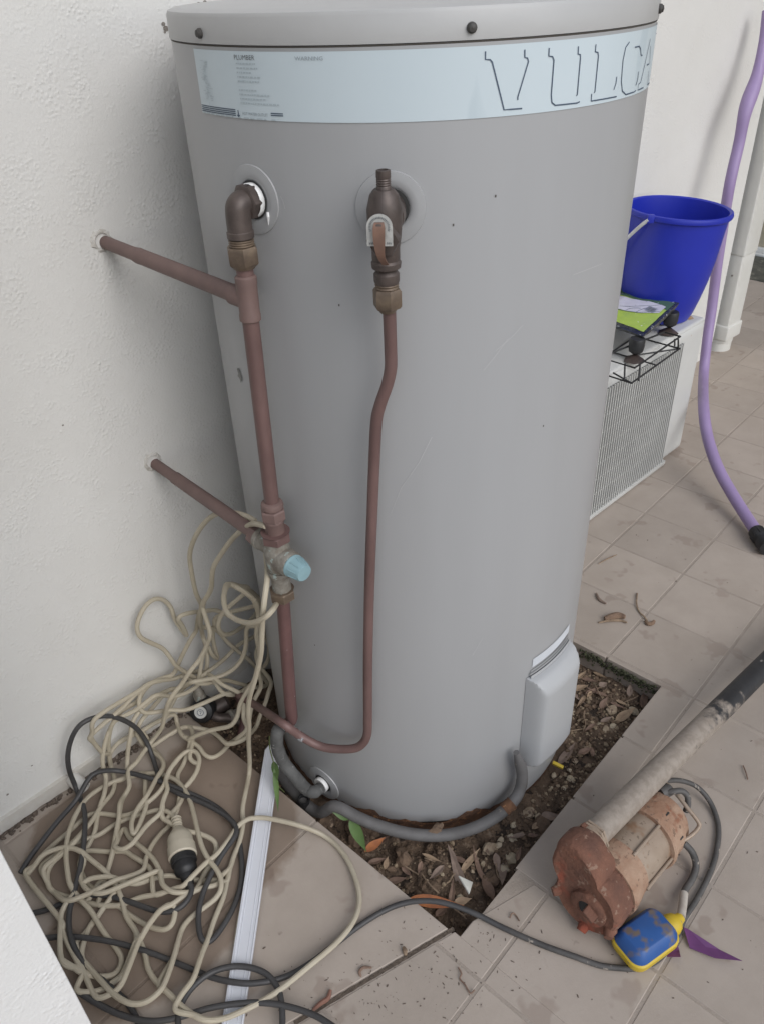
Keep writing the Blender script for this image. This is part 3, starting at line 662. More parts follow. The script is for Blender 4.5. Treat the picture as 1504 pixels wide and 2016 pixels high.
obj('thread_tape', lathe([(.0135, -.001), (.0142, .002), (.0135, .006)], pol(-172.6, .0085, TR + .002), pol(-172.6, 0, 1), 24), TAPE, hp)
# ------------------------------------------------------------------ relief valve and its drain
rv = thing('relief_valve', 'bronze relief valve with easing lever and thin copper drain pipe on the tank', 'valve', pol(-139.4, .96, .30))
e_ = pol(-139.4, 0, 1); tg = V((-e_.y, e_.x, 0))
def vx(z, k_=.040): return pol(-139.6, z, TR + k_)
obj('valve_inlet', join(lathe([(.0150, -.004), (.0150, .010), (.0170, .022), (.016, .034)], pol(-139.4, .961, TR), e_, 32)), BRONZE, rv)
obj('valve_body', join(lathe([(.0095, 0), (.0135, .006), (.0135, .016), (.0150, .026), (.0165, .042), (.0165, .052), (.0135, .064), (.0095, .069)], vx(.9185), Z, 28), lathe([(.0150, 0), (.0160, .012), (.0145, .0155)], vx(.9465, .044), e_ + V((0, 0, -.05)), 28, hexa=True)), BRONZE, rv)
obj('top_stub', lathe([(.0068, 0), (.0068, .004), (.0062, .005), (.0068, .006), (.0062, .007), (.0068, .008), (.0062, .009), (.0068, .010), (.0062, .011), (.0068, .012), (.0066, .018), (.0045, .0185), (.0042, .012)], vx(.9855), Z, 20), BRONZE, rv)
obj('outlet_collar', lathe([(.0110, 0), (.0125, .003), (.0125, .010), (.0100, .013), (.0140, .016), (.0145, .021), (.0115, .025)], vx(.9005), Z, 28), BRONZE, rv)
tc_ = cy(747, 452, TR + .066); pts = []
ez = (Z + e_ * -.0).normalized()
shape = [(-.0118, -.0145), (.0118, -.0145)] + [(.0118 * math.cos(R_(a)), .002 + .0118 * math.sin(R_(a))) for a in range(0, 181, 12)]
vs = [tc_ + tg * x + ez * y for x, y in shape] + [tc_ + tg * x + ez * y - e_ * .0012 for x, y in shape]; n = len(shape)
PLATE = mat('stamped_plate', (.60, .60, .575), (.46, .46, .44), 220, .35, metal=.3)
pl = obj('rating_plate', (vs, [tuple(range(n)), tuple(range(2 * n - 1, n - 1, -1))] + [(i, (i + 1) % n, (i + 1) % n + n, i + n) for i in range(n)]), PLATE, rv, smooth=False)
tk_ = []
for a in range(-18, 200, 9):
    c_, s_ = math.cos(R_(a)), math.sin(R_(a)); p0 = tc_ + tg * c_ * .0078 + ez * (.002 + s_ * .0078) + e_ * .0003; p1 = tc_ + tg * c_ * .0096 + ez * (.002 + s_ * .0096) + e_ * .0003
    tk_.append(tube([p0, p1], .00035, 4))
for x in (-.0095, -.008, -.0065, .0065, .008, .0095): tk_.append(tube([tc_ + tg * x + ez * -.011 + e_ * .0003, tc_ + tg * (x + .0007) + ez * -.0128 + e_ * .0003], .0003, 4))
obj('stamped_marks', join(*tk_), INKG, pl, smooth=False)
lv = [tc_ + ez * .007 + e_ * .003, tc_ + ez * .002 + e_ * .005, tc_ + ez * -.012 + e_ * .0055, tc_ + ez * -.024 + e_ * .003 + tg * .001, tc_ + ez * -.033 + e_ * -.004 + tg * .004]
lvp = cat_rom(lv, 5); vs, fs = [], []
for i, q in enumerate(lvp):
    ww = .0042 + .0012 * math.sin(i * .25)
    for a, b in ((-ww, 0), (ww, 0), (ww, -.002), (-ww, -.002)): vs.append(q + tg * a + e_ * b)
for i in range(len(lvp) - 1):
    for q in range(4): fs.append((i * 4 + q, i * 4 + (q + 1) % 4, i * 4 + 4 + (q + 1) % 4, i * 4 + 4 + q))
fs += [(0, 1, 2, 3), tuple(4 * (len(lvp) - 1) + q for q in (3, 2, 1, 0))]
obj('easing_lever', (vs, fs), mat('lever_copper', (.235, .135, .095), (.17, .10, .075), 60, .55, metal=.2), rv)
obj('lever_pin', lathe([(.0052, 0), (.0052, .004), (.004, .0045)], tc_ + ez * .001, e_, 16), BRONZE, rv)
obj('thread', lathe([(.0105, 0), (.0118, .0015), (.0105, .003), (.0118, .0045), (.0105, .006)], vx(.8985 - .003), Z, 24), BRASS, rv)
obj('compression_nut', join(nut(vx(.8765), Z, .0146, .0195), lathe([(.0078, 0), (.0110, .005)], vx(.8722), Z, 24)), BRASS, rv)
rp = [cy(x, y, TR + k_) for x, y, k_ in ((764, 535, .040), (766, 600, .038), (769, 690, .034), (769, 725, .033), (762, 758, .031), (749, 795, .029), (741, 830, .027), (737, 900, .026), (733, 1000, .025), (729, 1100, .024), (726, 1200, .022), (724, 1320, .020), (724, 1415, .020), (722, 1450, .020), (710, 1468, .021), (690, 1475, .024), (650, 1474, .030), (622, 1466, .036), (590, 1448, .047), (550, 1420, .060))]
rp += [wl(505, 1390, .19), wl(470, 1368, .12)]
obj('drain_pipe', tube(cat_rom(rp, 6), .0066, 16), COPPER, rv)
lm = cat_rom([cy(x, y, TR + k_) for x, y, k_ in ((598, 1454, .0445), (580, 1441, .050), (560, 1427, .0565))], 5)
obj('lime_crust', tube(lm, [.0069 + .0006 * noise.noise(V((i * .9, 7, 1))) for i in range(len(lm))], 14), mat('lime_crust', (.46, .48, .50), (.16, .12, .12), 220, .9, .8, 300, lo=.45, hi=.55), rv)
# ------------------------------------------------------------------ pressure valve down by the wall
pvc = wl(396, 1402, .055); pv = thing('pressure_valve', 'black capped pressure valve with white badge half buried in the cords', 'valve', (pvc.x, pvc.y, 0))
BLK = mat('black_plastic', (.022, .022, .023), (.014, .014, .015), 40, .5, .1, 60)
cdir = V((-.62, -.62, .48)).normalized()
obj('cap', lathe([(.021, -.03), (.023, -.026), (.023, -.004), (.021, 0), (.0135, .0035), (.0125, .0025), (0, .0025)], pvc, cdir, 36), BLK, pv)
bd = obj('badge', lathe([(.0115, 0), (.0115, .0012), (0, .0013)], pvc + cdir * .0028, cdir, 30), mat('badge_white', (.62, .62, .60), (.5, .5, .48), 80, .5), pv)
M = frame(cdir); bc = pvc + cdir * .0043
ring = lambda r: tube([bc + M @ V((r * math.cos(2 * math.pi * i / 24), r * math.sin(2 * math.pi * i / 24), 0)) for i in range(24)], .0005, 5, closed=True)
obj('badge_mark', join(ring(.0058), tube([bc + M @ V(q) for q in ((-.002, .0022, 0), (.0005, .0032, 0), (.0024, .0012, 0), (.0002, -.0004, 0), (.0004, -.003, 0))], .0006, 5)), INK, bd)
obj('brass_fitting', join(nut(wl(397, 1378, .055), V((.1, .7, .6)), .011, .016), lathe([(.0085, 0), (.0085, .02)], wl(395, 1372, .055), V((.1, .7, .6)), 20)), VERD, pv)
obj('brass_fitting', join(lathe([(.012, 0), (.014, .002), (.014, .009), (.0105, .011), (.0105, .03)], wl(452, 1414, .085), V((.6, .1, -.25)), 24)), VERD, pv)
obj('valve_pipe', tube(cat_rom([pvc - cdir * .025, wl(425, 1412, .07), wl(455, 1415, .085), wl(485, 1430, .10), wl(500, 1452, .10)], 5), .0085, 16), BRONZE, pv)
obj('valve_body', lathe([(.014, 0), (.017, .01), (.017, .04), (.013, .045)], pvc - cdir * .03 + V((0, 0, -.02)), V((.7, -.1, .1)), 24), BRONZE, pv)
obj('copper_tail', tube([wl(465, 1365, .05), wl(478, 1385, .09), wl(482, 1412, .10), V((-.30, .18, -.04))], .0075, 14), COPS, pv)
# ------------------------------------------------------------------ grey poly drain pipe round the foot of the tank
POLY = mat('grey_poly', (.150, .145, .143), (.105, .100, .097), 18, .65, .15, 80, spots=(.26, .22, .18), sscale=45, sthr=.66)
dpz = thing('drain_pipe', 'grey poly drain pipe curving round the rusty foot of the tank', 'pipe', (-.19, -.22, -.05))
path = [pol(-192, -.026, .303), pol(-180, -.026, .302), pol(-170, -.026, .302), cy(660, 1588, .302), cy(705, 1610, .302), cy(750, 1628, .302), cy(800, 1641, .302), cy(850, 1646, .302), cy(895, 1642, .302), cy(940, 1628, .302), cy(975, 1609, .302), cy(998, 1591, .302)]
obj('pipe', tube(cat_rom(path, 6), .0096, 18), POLY, dpz)
obj('pipe', tube(cat_rom([cy(998, 1591, .302), cy(1016, 1570, .298), cy(1026, 1545, .293), cy(1027, 1520, .290), cy(1021, 1497, .289), cy(1016, 1482, .287)], 6), [.0094] * 22 + [.0088, .0082, .0076, .007, .0064, .006, .0056, .0052, .005][:9], 18), POLY, dpz)
obj('rusty_clip', tube([cy(992, 1596, .302), cy(1008, 1581, .300)], [.0108, .0112], 16), RUST, dpz)
obj('mud_lump', xf(rock_vf(.012, 77, .5, .4, 2), Matrix.Translation(cy(858, 1634, .296))), STONES[2], dpz, smooth=False)
q = g(597, 1577, -.015)
tag(obj('pipe_stub', lathe([(.0085, 0), (.0085, .012), (.0105, .012), (.0105, -.02)], (q.x, q.y, -.022), (.1, -.1, 1), 24), BLK, loc=(q.x, q.y, -.04)), 'open end of a small black pipe poking out below the lagged elbow', 'pipe')
# ------------------------------------------------------------------ white strip
a0, a1 = g(540, 1470, .014), g(451, 2075, .001); dr = (a1 - a0); Ls = dr.length; dr.normalize(); sd_ = dr.cross(Z).normalized(); up = sd_.cross(dr)
prof = [(-.0142, 0), (-.0142, .0062), (-.0128, .0068), (-.0118, .0052), (-.0070, .0048), (-.0065, .0055), (-.0058, .0048), (.0066, .0048), (.0072, .0056), (.0080, .0048), (.0105, .0050), (.0112, .0064), (.0142, .0058), (.0142, 0)]
vs = []; npf = len(prof)
for t in (0, .012, Ls * .5, Ls):
    for x, y in prof:
        kx = .55 if t == 0 else 1
        vs.append(a0 + dr * t + sd_ * (x * kx) + up * y)
fs = [(i * npf + j, i * npf + (j + 1) % npf, i * npf + npf + (j + 1) % npf, i * npf + npf + j) for i in range(3) for j in range(npf)] + [tuple(range(npf - 1, -1, -1)), tuple(3 * npf + j for j in range(npf))]
tag(obj('plastic_strip', (vs, fs), mat('strip_white', (.70, .715, .76), (.67, .685, .73), 20, .4, spots=(.35, .33, .31), sscale=90, sthr=.80), loc=tuple(a1), smooth=False), 'long white ribbed plastic strip lying from the bed across the paving', 'strip')
q = g(469, 1800, .003)
tag(obj('wood_sliver', tube([g(476, 1780, .004), g(472, 1805, .005), g(466, 1835, .004), g(460, 1862, .003)], [.0008, .0028, .002, .0006], 6), mat('pale_wood', (.58, .52, .41), (.45, .39, .30), 60, .8), loc=q), 'thin pale sliver of wood beside the white strip', 'wood')
# ------------------------------------------------------------------ green sprigs
LEAFG = mat('green_leaf', (.115, .19, .055), (.075, .135, .04), 50, .5, stretch=(1, 1, 1)); STEM = mat('green_stem', (.14, .17, .06), rough=.6)
def dir_leaf(p0, p1, w_, seed, upv=(0, 0, 1)):
    p0, p1 = V(p0), V(p1); d = p1 - p0; x = d.normalized(); z = (V(upv) - x * V(upv).dot(x)).normalized(); y = z.cross(x)
    M = Matrix(((x.x, y.x, z.x, 0), (x.y, y.y, z.y, 0), (x.z, y.z, z.z, 0), (0, 0, 0, 1)))
    return xf(leaf_vf(d.length, w_, .3, .12, seed), Matrix.Translation((p0 + p1) / 2) @ M)
b0 = g(536, 1500, -.02)
sp = thing('climbing_sprig', 'slender green climbing sprig leaning along the white strip', 'plant', b0)
st = [g(560, 1560, -.02), g(543, 1540, .03), g(541, 1510, .045), g(532, 1475, .06), g(531, 1450, .065)]
obj('stem', tube(cat_rom(st, 5), .0011, 6), STEM, sp)
for i, (a, b, w_) in enumerate(((g(541, 1512, .045), g(549, 1600, .012), .009), (g(539, 1500, .047), g(548, 1538, .04), .012), (g(533, 1455, .062), g(545, 1472, .055), .010))): obj('leaf', dir_leaf(a, b, w_, i, (-.5, -.5, .8)), LEAFG, sp)
sp = thing('leafy_sprig', 'green sprig with two pointed leaves rising over the drain pipe', 'plant', g(690, 1625, -.03))
obj('stem', tube(cat_rom([g(702, 1600, -.02), g(694, 1612, -.004), g(689, 1615, .0)], 4), .001, 6), STEM, sp)
for i, (a, b, w_) in enumerate(((g(690, 1612, .004), g(655, 1600, .012), .012), (g(690, 1612, .004), g(722, 1678, -.015), .018))): obj('leaf', dir_leaf(a, b, w_, 8 + i, (-.5, -.5, .8)), LEAFG, sp)
# ------------------------------------------------------------------ air conditioner
AA = R_(1.67); AU = V((math.cos(AA), math.sin(AA), 0)); AV = V((-math.sin(AA), math.cos(AA), 0)); A0 = V((.7105, .1088, 0))
AM = Matrix(((AU.x, AV.x, 0, A0.x), (AU.y, AV.y, 0, A0.y), (0, 0, 1, 0), (0, 0, 0, 1)))
ACW = mat('ac_white', (.585, .585, .565), (.55, .55, .53), 6, .45, spots=(.40, .26, .16), sscale=24, sthr=.735, spotsoft=.05)
ac = thing('air_conditioner', 'white outdoor air conditioner unit standing against the wall', 'air conditioner', A0 + AU * .1 + AV * .1)
H_ = .385
obj('casing', xf(bbox((-.27, .0, .006), (.462, .205, H_), .022, 4), AM), ACW, ac)
obj('coil', xf(bbox((-.24, -.0014, .022), (.343, .004, H_ - .030)), AM), mat('dark_coil', (.15, .15, .145), (.11, .11, .105), 80, .6), ac, smooth=False)
GRL = mat('grille_wire', (.56, .56, .535), rough=.45)
bars = []
i = 0; u = -.238
while u < .342:
    bars.append(xf(bbox((u - .0017, -.0085, .016), (u + .0017, -.0052, H_ - .026)), AM)); u += .0104
z = .03
while z < H_ - .03: bars.append(xf(bbox((-.24, -.0054, z - .0012), (.344, -.0034, z + .0012)), AM)); z += .043
tag(obj('grille', join(*bars), GRL, ac, smooth=False), kind='stuff')
obj('base_lip', xf(bbox((-.25, -.010, .004), (.352, .004, .016), .002), AM), GRL, ac)
obj('top_panel', xf(bbox((-.268, .004, H_ - .012), (.458, .203, H_ + .0022), .008, 3), AM), ACW, ac)
rp_ = [g(1344, 622, H_ + .003) * 1.0 + V((.018 * math.cos(a * .7) * (1 + .5 * noise.noise(V((a, 2, 2)))), .03 * math.sin(a * .7) * (1 + .4 * noise.noise(V((a, 9, 2)))), 0)) for a in range(9)]
obj('rust_patch', (rp_, [tuple(range(9))]), mat('orange_rust', (.50, .27, .10), (.52, .42, .30), 60, .8), ac, smooth=False)['label'] = 'orange rust patch on the top panel'
# ------------------------------------------------------------------ bucket
bc_ = V((1.098, .228, H_ + .004)); bk = thing('bucket', 'bright blue plastic bucket standing on the air conditioner', 'bucket', bc_)
BLUE = mat('blue_plastic', (.016, .030, .40), (.014, .026, .36), 8, .38)
btilt = Matrix.Translation(bc_) @ Matrix.Rotation(R_(3.2), 4, V((CF.x, CF.y, 0)).normalized())
prof = [(0, 0), (.070, 0), (.081, .004), (.0885, .022), (.097, .058), (.106, .105), (.112, .16), (.1155, .215), (.118, .252), (.1215, .2525), (.1250, .255), (.1262, .260), (.1245, .2655), (.1205, .267), (.1160, .264), (.1115, .20), (.103, .11), (.088, .035), (.07, .014), (0, .012)]
obj('body', xf(lathe(prof, (0, 0, 0), seg=72), btilt), BLUE, bk)
HD = mat('white_plastic', (.70, .70, .70), rough=.4)
def bray(x, y, r):
    d = ray(x, y); o = CC - bc_; a = d.x ** 2 + d.y ** 2; b = o.x * d.x + o.y * d.y; c = o.x ** 2 + o.y ** 2 - r * r
    return CC + d * ((-b - math.sqrt(max(b * b - a * c, 0))) / a)
hpn = [bray(1277, 432, .1225), bray(1262, 443, .1235), bray(1240, 463, .125), bray(1222, 482, .128), bray(1205, 505, .13)]
obj('handle', tube(cat_rom(hpn, 4), .0042, 10), HD, bk)
obj('handle_lug', xf(bbox((-.008, -.004, -.010), (.008, .004, .010), .003), Matrix.Translation(bray(1281, 430, .119)) @ Matrix.Rotation(-.8, 4, 'Z')), BLUE, bk)
# ------------------------------------------------------------------ wire rack and packet on the air conditioner
WIRE = mat('black_wire', (.028, .028, .030), (.02, .02, .02), 60, .5)
LZ, UZ = H_ + .006, H_ + .036
ua, ub = g(1249, 724, UZ), g(1339, 662, UZ); la, lb = g(1243, 754, LZ), g(1338, 686, LZ)
bk_ = AV * .115
rk = thing('wire_rack', 'small black wire rack perched on the front edge of the air conditioner', 'wire rack', (la + lb) / 2)
obj('lower_loop', tube([la, lb, lb + bk_, la + bk_], .0022, 8, closed=True), WIRE, rk)
obj('upper_loop', tube([ua, ub, ub + bk_ * .35, ua + bk_ * .75], .0022, 8, closed=True), WIRE, rk)
for (x0, y0), (x1, y1) in (((1230, 715), (1229, 748)), ((1260, 716), (1257, 750)), ((1328, 668), (1328, 680)), ((1335, 667), (1335, 687))): obj('upright', tube([g(x0, y0, UZ), g(x1, y1, LZ)], .0020, 8), WIRE, rk)
obj('cross_wire', tube([lb, lb + bk_ * .6 - AU * .12], .0020, 8), WIRE, rk); obj('cross_wire', tube([la, la + bk_ * .5 + AU * .02], .0020, 8), WIRE, rk)
obj('cross_wire', tube([la * .5 + lb * .5, (la + lb) * .5 + bk_], .0018, 8), WIRE, rk)
CUP = mat('black_rubber', (.026, .027, .029), (.018, .018, .019), 30, .55); FOIL = mat('brown_foil', (.085, .062, .055), (.05, .038, .034), 50, .5)
for (x, y, lab) in ((1249, 706, 'black plastic foot under the front corner of the garden packet'), (1316, 652, 'black plastic foot under the back corner of the garden packet')):
    q = g(x, y, H_ + .008); ft = thing('packet_foot', lab, 'foot', q, 'black feet under the packet')
    obj('cup', lathe([(.004, .012), (.008, .013), (.0155, .019), (.0175, .028), (.0180, .046), (.0160, .050), (0, .050)], q, (0, 0, 1), 28), CUP, ft)
    vs = [q + V((.024 * math.cos(a * 2 * math.pi / 12) * (1 + .35 * noise.noise(V((a * 1.7, x, 0)))), .024 * math.sin(a * 2 * math.pi / 12) * (1 + .35 * noise.noise(V((a * 1.7, y, 3)))), -.003 + .002 * noise.noise(V((a, 5, x))))) for a in range(12)]
    obj('foil_base', (vs + [q + V((0, 0, .013))], [(i, (i + 1) % 12, 12) for i in range(12)]), FOIL, ft)
pz = H_ + .062
pc = [g(1216, 642, pz - .004), g(1266, 660, pz - .002), g(1331, 600, pz + .008), g(1262, 575, pz + .010)]
pc[0] = pc[1] + (pc[0] - pc[1]) * 2.2; pc[3] = pc[2] + (pc[0] - pc[1])
pk = thing('garden_packet', 'flat garden packet with green and white leaf print in clear wrap', 'packet', sum(pc, V()) / 4)
def pq(u, v, h=0): a = pc[0].lerp(pc[1], u); b = pc[3].lerp(pc[2], u); return a.lerp(b, v) + Z * h
def quad_patch(us, vs_, hfun, nu=16, nv=16):
    v_, f_ = [], []
    for j in range(nv + 1):
        for i in range(nu + 1):
            u = us[0] + (us[1] - us[0]) * i / nu; v = vs_[0] + (vs_[1] - vs_[0]) * j / nv; v_.append(pq(u, v, hfun(u, v)))
    for j in range(nv):
        for i in range(nu): a = j * (nu + 1) + i; f_.append((a, a + 1, a + nu + 2, a + nu + 1))
    return v_, f_
def puff(u, v): return .004 + .004 * (max(0, 1 - (2 * u - 1) ** 4) * max(0, 1 - (2 * v - 1) ** 4)) + .0015 * noise.noise(V((u * 7, v * 7, 1)))
top = quad_patch((-.04, 1.03), (-.06, 1.04), puff, 24, 24); bot = quad_patch((-.04, 1.03), (-.06, 1.04), lambda u, v: -.010 + .004 * noise.noise(V((u * 6, v * 6, 8))) + .009 * ((2 * u - 1) ** 6 + (2 * v - 1) ** 6) / 2, 24, 24)
side = []
k_ = len(top[0]); nn = 25; rim = [i for i in range(nn)] + [j * nn + nn - 1 for j in range(1, nn)] + [nn * (nn - 1) + i for i in range(nn - 2, -1, -1)] + [j * nn for j in range(nn - 2, 0, -1)]
wr = join(top, bot); wr[1].extend([(rim[i], rim[(i + 1) % len(rim)], rim[(i + 1) % len(rim)] + k_, rim[i] + k_) for i in range(len(rim))])
obj('wrapper', wr, mat('glossy_wrap', (.05, .055, .058), (.02, .022, .024), 60, .12, .5, 90, spots=(.45, .47, .48), sscale=70, sthr=.62, bdist=.003), pk)
LIME = mat('print_lime', (.42, .56, .09), (.34, .47, .09), 30, .25, spots=(.75, .78, .72), sscale=110, sthr=.66); DKG = mat('print_green', (.085, .155, .075), (.065, .12, .06), 30, .25, spots=(.7, .75, .7), sscale=120, sthr=.66); WHT = mat('print_white', (.64, .63, .70), (.56, .55, .62), 30, .25, spots=(.3, .3, .33), sscale=130, sthr=.66)
card = obj('printed_card', quad_patch((.0, .975), (.04, .97), lambda u, v: puff(u, v) + .0006), LIME, pk)
obj('print_area', quad_patch((.0, .985), (.72, .985), lambda u, v: puff(u, v) + .0012), DKG, card)
vs, fs = [], []
for i in range(25):
    u = i / 24 * .93; lo = .30 + .36 * u ** 3 + .02 * math.sin(u * 5); hi = .70 + .07 * u - .03 * math.sin(u * 6)
    for j in range(5): v = lo + (hi - lo) * j / 4; vs.append(pq(u, v, puff(u, v) + .0017))
for i in range(24):
    for j in range(4): a = i * 5 + j; fs.append((a, a + 1, a + 6, a + 5))
obj('leaf_print', (vs, fs), WHT, card)
obj('leaf_lines', join(*[tube([pq(a + (b - a) * t / 6, c + (d - c) * (t / 6) ** e, puff(a + (b - a) * t / 6, c + (d - c) * (t / 6) ** e) + .002) for t in range(7)], .0006, 4) for a, b, c, d, e in ((.30, .85, .40, .80, 1.3), (.45, .62, .36, .52, .6), (.62, .7, .40, .58, .7), (.1, .93, .295, .61, 2.6))]), INK, card)
obj('price_block', quad_patch((.70, .86), (.50, .66), lambda u, v: puff(u, v) + .0023, 4, 4), mat('print_grey', (.36, .38, .45), rough=.3), card)
obj('price_bars', join(*[quad_patch((.71 + .017 * i, .716 + .017 * i + .004 * (i % 3)), (.52, .64), lambda u, v: puff(u, v) + .0028, 1, 2) for i in range(8)]), INKG, card)
# ------------------------------------------------------------------ purple hose
PUR = mat('purple_hose', (.33, .245, .43), (.30, .22, .395), 12, .5, .05, 60)
hs_ = thing('purple_hose', 'thick purple hose hanging past the bucket down to the paving', 'hose', g(1495, 1065, 0))
hpts = [wl(1512, 20, .05), wl(1503, 80, .06), wl(1490, 150, .075), wl(1468, 215, .085), wl(1455, 280, .09), wl(1437, 360, .10), wl(1424, 440, .10), wl(1412, 520, .105), wl(1402, 600, .115), wl(1392, 670, .135), wl(1385, 740, .17), g(1385, 800, .15), g(1393, 860, .112), g(1413, 920, .075), g(1440, 970, .048), g(1470, 1018, .028), g(1490, 1048, .022)]
pp = cat_rom(hpts, 8); rr = []
for i in range(len(pp)): rr.append(.0148 - .0006 * i / len(pp) + (.0045 * math.exp(-((i - 21) / 5) ** 2)) - (.003 * math.exp(-((i - 8) / 6) ** 2)))
obj('hose', tube(pp, rr, 20), PUR, hs_)
he = pp[-1]; hd = (g(1515, 1082, .020) - he).normalized()
obj('connector', join(lathe([(.0150, -.006), (.0185, -.004), (.0195, .006), (.0195, .022), (.0165, .026), (.0165, .034), (.0205, .036), (.0205, .060)], he, hd, 24)), BLK, hs_)
for i in range(10):
    a = 2 * math.pi * i / 10; Mf = frame(hd); obj('grip_rib', tube([he + Mf @ V((.0195 * math.cos(a), .0195 * math.sin(a), .004)), he + Mf @ V((.0195 * math.cos(a), .0195 * math.sin(a), .022))], .0014, 6), BLK, hs_)
# ------------------------------------------------------------------ pump
RED = mat('rusty_cast_iron', (.205, .092, .058), (.115, .055, .038), 18, .88, .9, 90, spots=(.31, .066, .034), sscale=13, sthr=.58, spotsoft=.14, spots2=((.25, .155, .11), 70, .61), bdist=.004)
MUD = mat('muddy_casing', (.40, .275, .195), (.29, .165, .105), 22, .88, .6, 120, spots=(.25, .115, .068), sscale=30, sthr=.57, spotsoft=.1, bdist=.004, spots2=((.20, .125, .085), 95, .61))
STEEL = mat('muddy_steel', (.40, .32, .25), (.31, .235, .175), 16, .5, .15, 60, metal=.25, spots=(.30, .19, .12), sscale=28, sthr=.60, spotsoft=.1, spots2=((.22, .165, .12), 110, .62))
PC = V((-.134, -.480, .0585)); tl = R_(6); ex = V((math.cos(tl), .03, -math.sin(tl))).normalized(); ey = V((-.03, 1, 0)).normalized(); ey = (ey - ex * ey.dot(ex)).normalized(); ez_ = ex.cross(ey)
def pm(x, y, z): return PC + ex * x + ey * y + ez_ * z
pu = thing('submersible_pump', 'rusty submersible pump lying on the paving with a float switch', 'pump', (PC.x, PC.y, 0))
def outline(th_):
    c_, s_ = math.cos(th_), math.sin(th_); r = .0515
    for (ly, lz, lr) in ((.026, .042, .040), (.034, .060, .030)):
        b = c_ * ly + s_ * lz; disc = b * b - (ly * ly + lz * lz - lr * lr)
        if disc > 0: r = max(r, b + math.sqrt(disc))
    return r
n = 72; vs, fs = [], []; rings = [(-.0225, .80), (-.0235, .88), (-.021, .94), (-.014, .985), (-.004, 1.0), (.012, 1.0), (.019, .975), (.024, .92), (.026, .8)]
for x, s in rings:
    for i in range(n):
        a = 2 * math.pi * i / n; r = outline(a) * s; r *= 1 + .03 * noise.noise(V((math.cos(a) * 3, math.sin(a) * 3, x * 60))) + .015 * noise.noise(V((math.cos(a) * 9, math.sin(a) * 9, x * 150))); vs.append(pm(x, r * math.cos(a), r * math.sin(a)))
for j in range(len(rings) - 1):
    for i in range(n): l = (i + 1) % n; fs.append((j * n + i, j * n + l, j * n + n + l, j * n + n + i))
ci = len(vs); vs.append(pm(-.019, .006, .012)); fs += [(i, (i + 1) % n, ci) for i in range(n)]; fs.append(tuple((len(rings) - 1) * n + i for i in range(n)))
vo = obj('volute', (vs, fs), RED, pu)
obj('inlet_ring', lathe([(.0285, 0), (.0275, .006), (.024, .0085), (.0150, .0085), (.0135, .004), (.0135, .002)], pm(-.0195, -.006, -.004), -ex, 36), RED, vo)
obj('inlet_hole', lathe([(.0138, 0), (0, .0005)], pm(-.0250, -.006, -.004), -ex, 24), HOLE, vo)
obj('inlet_vane', xf(bbox((-.010, -.010, -.003), (.010, .010, .004), .003), Matrix.Translation(pm(-.031, -.014, .003)) @ Matrix.Rotation(.5, 4, 'X')), RED, vo)
for a in (R_(-98), R_(-20), R_(204)):
    b0 = pm(-.014, .046 * math.cos(a), .046 * math.sin(a)); obj('foot', join(tube([b0, b0 - ex * .009, b0 - ex * .015 + (ey * math.cos(a) + ez_ * math.sin(a)) * .004], [.0085, .0080, .0065], 10)), RED, vo)
for a in (R_(60), R_(118), R_(175), R_(240), R_(20)):
    r = outline(a) * .93; obj('bolt_head', nut(pm(.018, r * math.cos(a), r * math.sin(a)), ex, .0052, .009), RED, vo)
obj('outlet_nut', join(nut(pm(.026, .034, .062), ex, .0255, .0045), nut(pm(.0322, .034, .062), ex, .0248, .0040), lathe([(.023, 0), (.022, .012)], pm(.020, .034, .062), ex, 28)), STEEL, pu)
obj('bell', lathe([(.0530, .020), (.0540, .030), (.0515, .045), (.0490, .058), (.0482, .066), (.0470, .0665)], PC, ex, 48), MUD, pu)
obj('motor_shell', lathe([(.0462, .064), (.0465, .14)], PC, ex, 48), STEEL, pu)
obj('top_band', lathe([(.0530, .134), (.0550, .1365), (.0550, .141), (.0520, .143), (.0515, .172), (.0500, .176), (.0460, .177)], PC, ex, 48), MUD, pu)
obj('top_cap', lathe([(.0475, .175), (.0475, .190), (.0440, .196), (0, .198)], PC, ex, 48), MUD, pu)
for a in (R_(112), R_(178), R_(60)):
    obj('tie_rod', tube([pm(.060, .0495 * math.cos(a), .0495 * math.sin(a)), pm(.137, .0495 * math.cos(a), .0495 * math.sin(a))], .0025, 8), STEEL, pu)
for a in range(0, 360, 45):
    obj('vent_slot', xf(bbox((-.004, -.0015, -.001), (.004, .0015, .0012)), Matrix.Translation(pm(.160, .0512 * math.cos(R_(a + 20)), .0512 * math.sin(R_(a + 20)))) @ Matrix.Rotation(R_(a), 4, 'X')), HOLE, pu)
obj('handle', tube(cat_rom([g(1305, 1538, .075), g(1330, 1562, .078), g(1352, 1590, .075), g(1374, 1618, .066), g(1375, 1630, .060), g(1360, 1646, .052), g(1342, 1657, .050)], 5), .0032, 10), STEEL, pu)
DPM2 = mat('black_poly_pipe', (.030, .031, .034), (.020, .020, .022), 20, .45, .1, 60, spots=(.34, .30, .26), sscale=22, sthr=.66, spotsoft=.03)
def mudpipe(n, L, gm, c, ns, ramp, mix, p):    # dried mud thick on the pump half, worn away towards the far end
    sx = n.new('ShaderNodeSeparateXYZ'); L.new(gm.outputs['Position'], sx.inputs[0]); z_ = ns(16, 6)
    s = n.new('ShaderNodeMath'); s.operation = 'MULTIPLY_ADD'; L.new(z_.outputs[0], s.inputs[0]); s.inputs[1].default_value = .55; L.new(sx.outputs[0], s.inputs[2])
    t = ns(90, 4); base = mix(ramp(t.outputs[0], .4, .6), (.255, .215, .178), (.315, .27, .228))
    return mix(ramp(s.outputs[0], .515, .565), base, c)
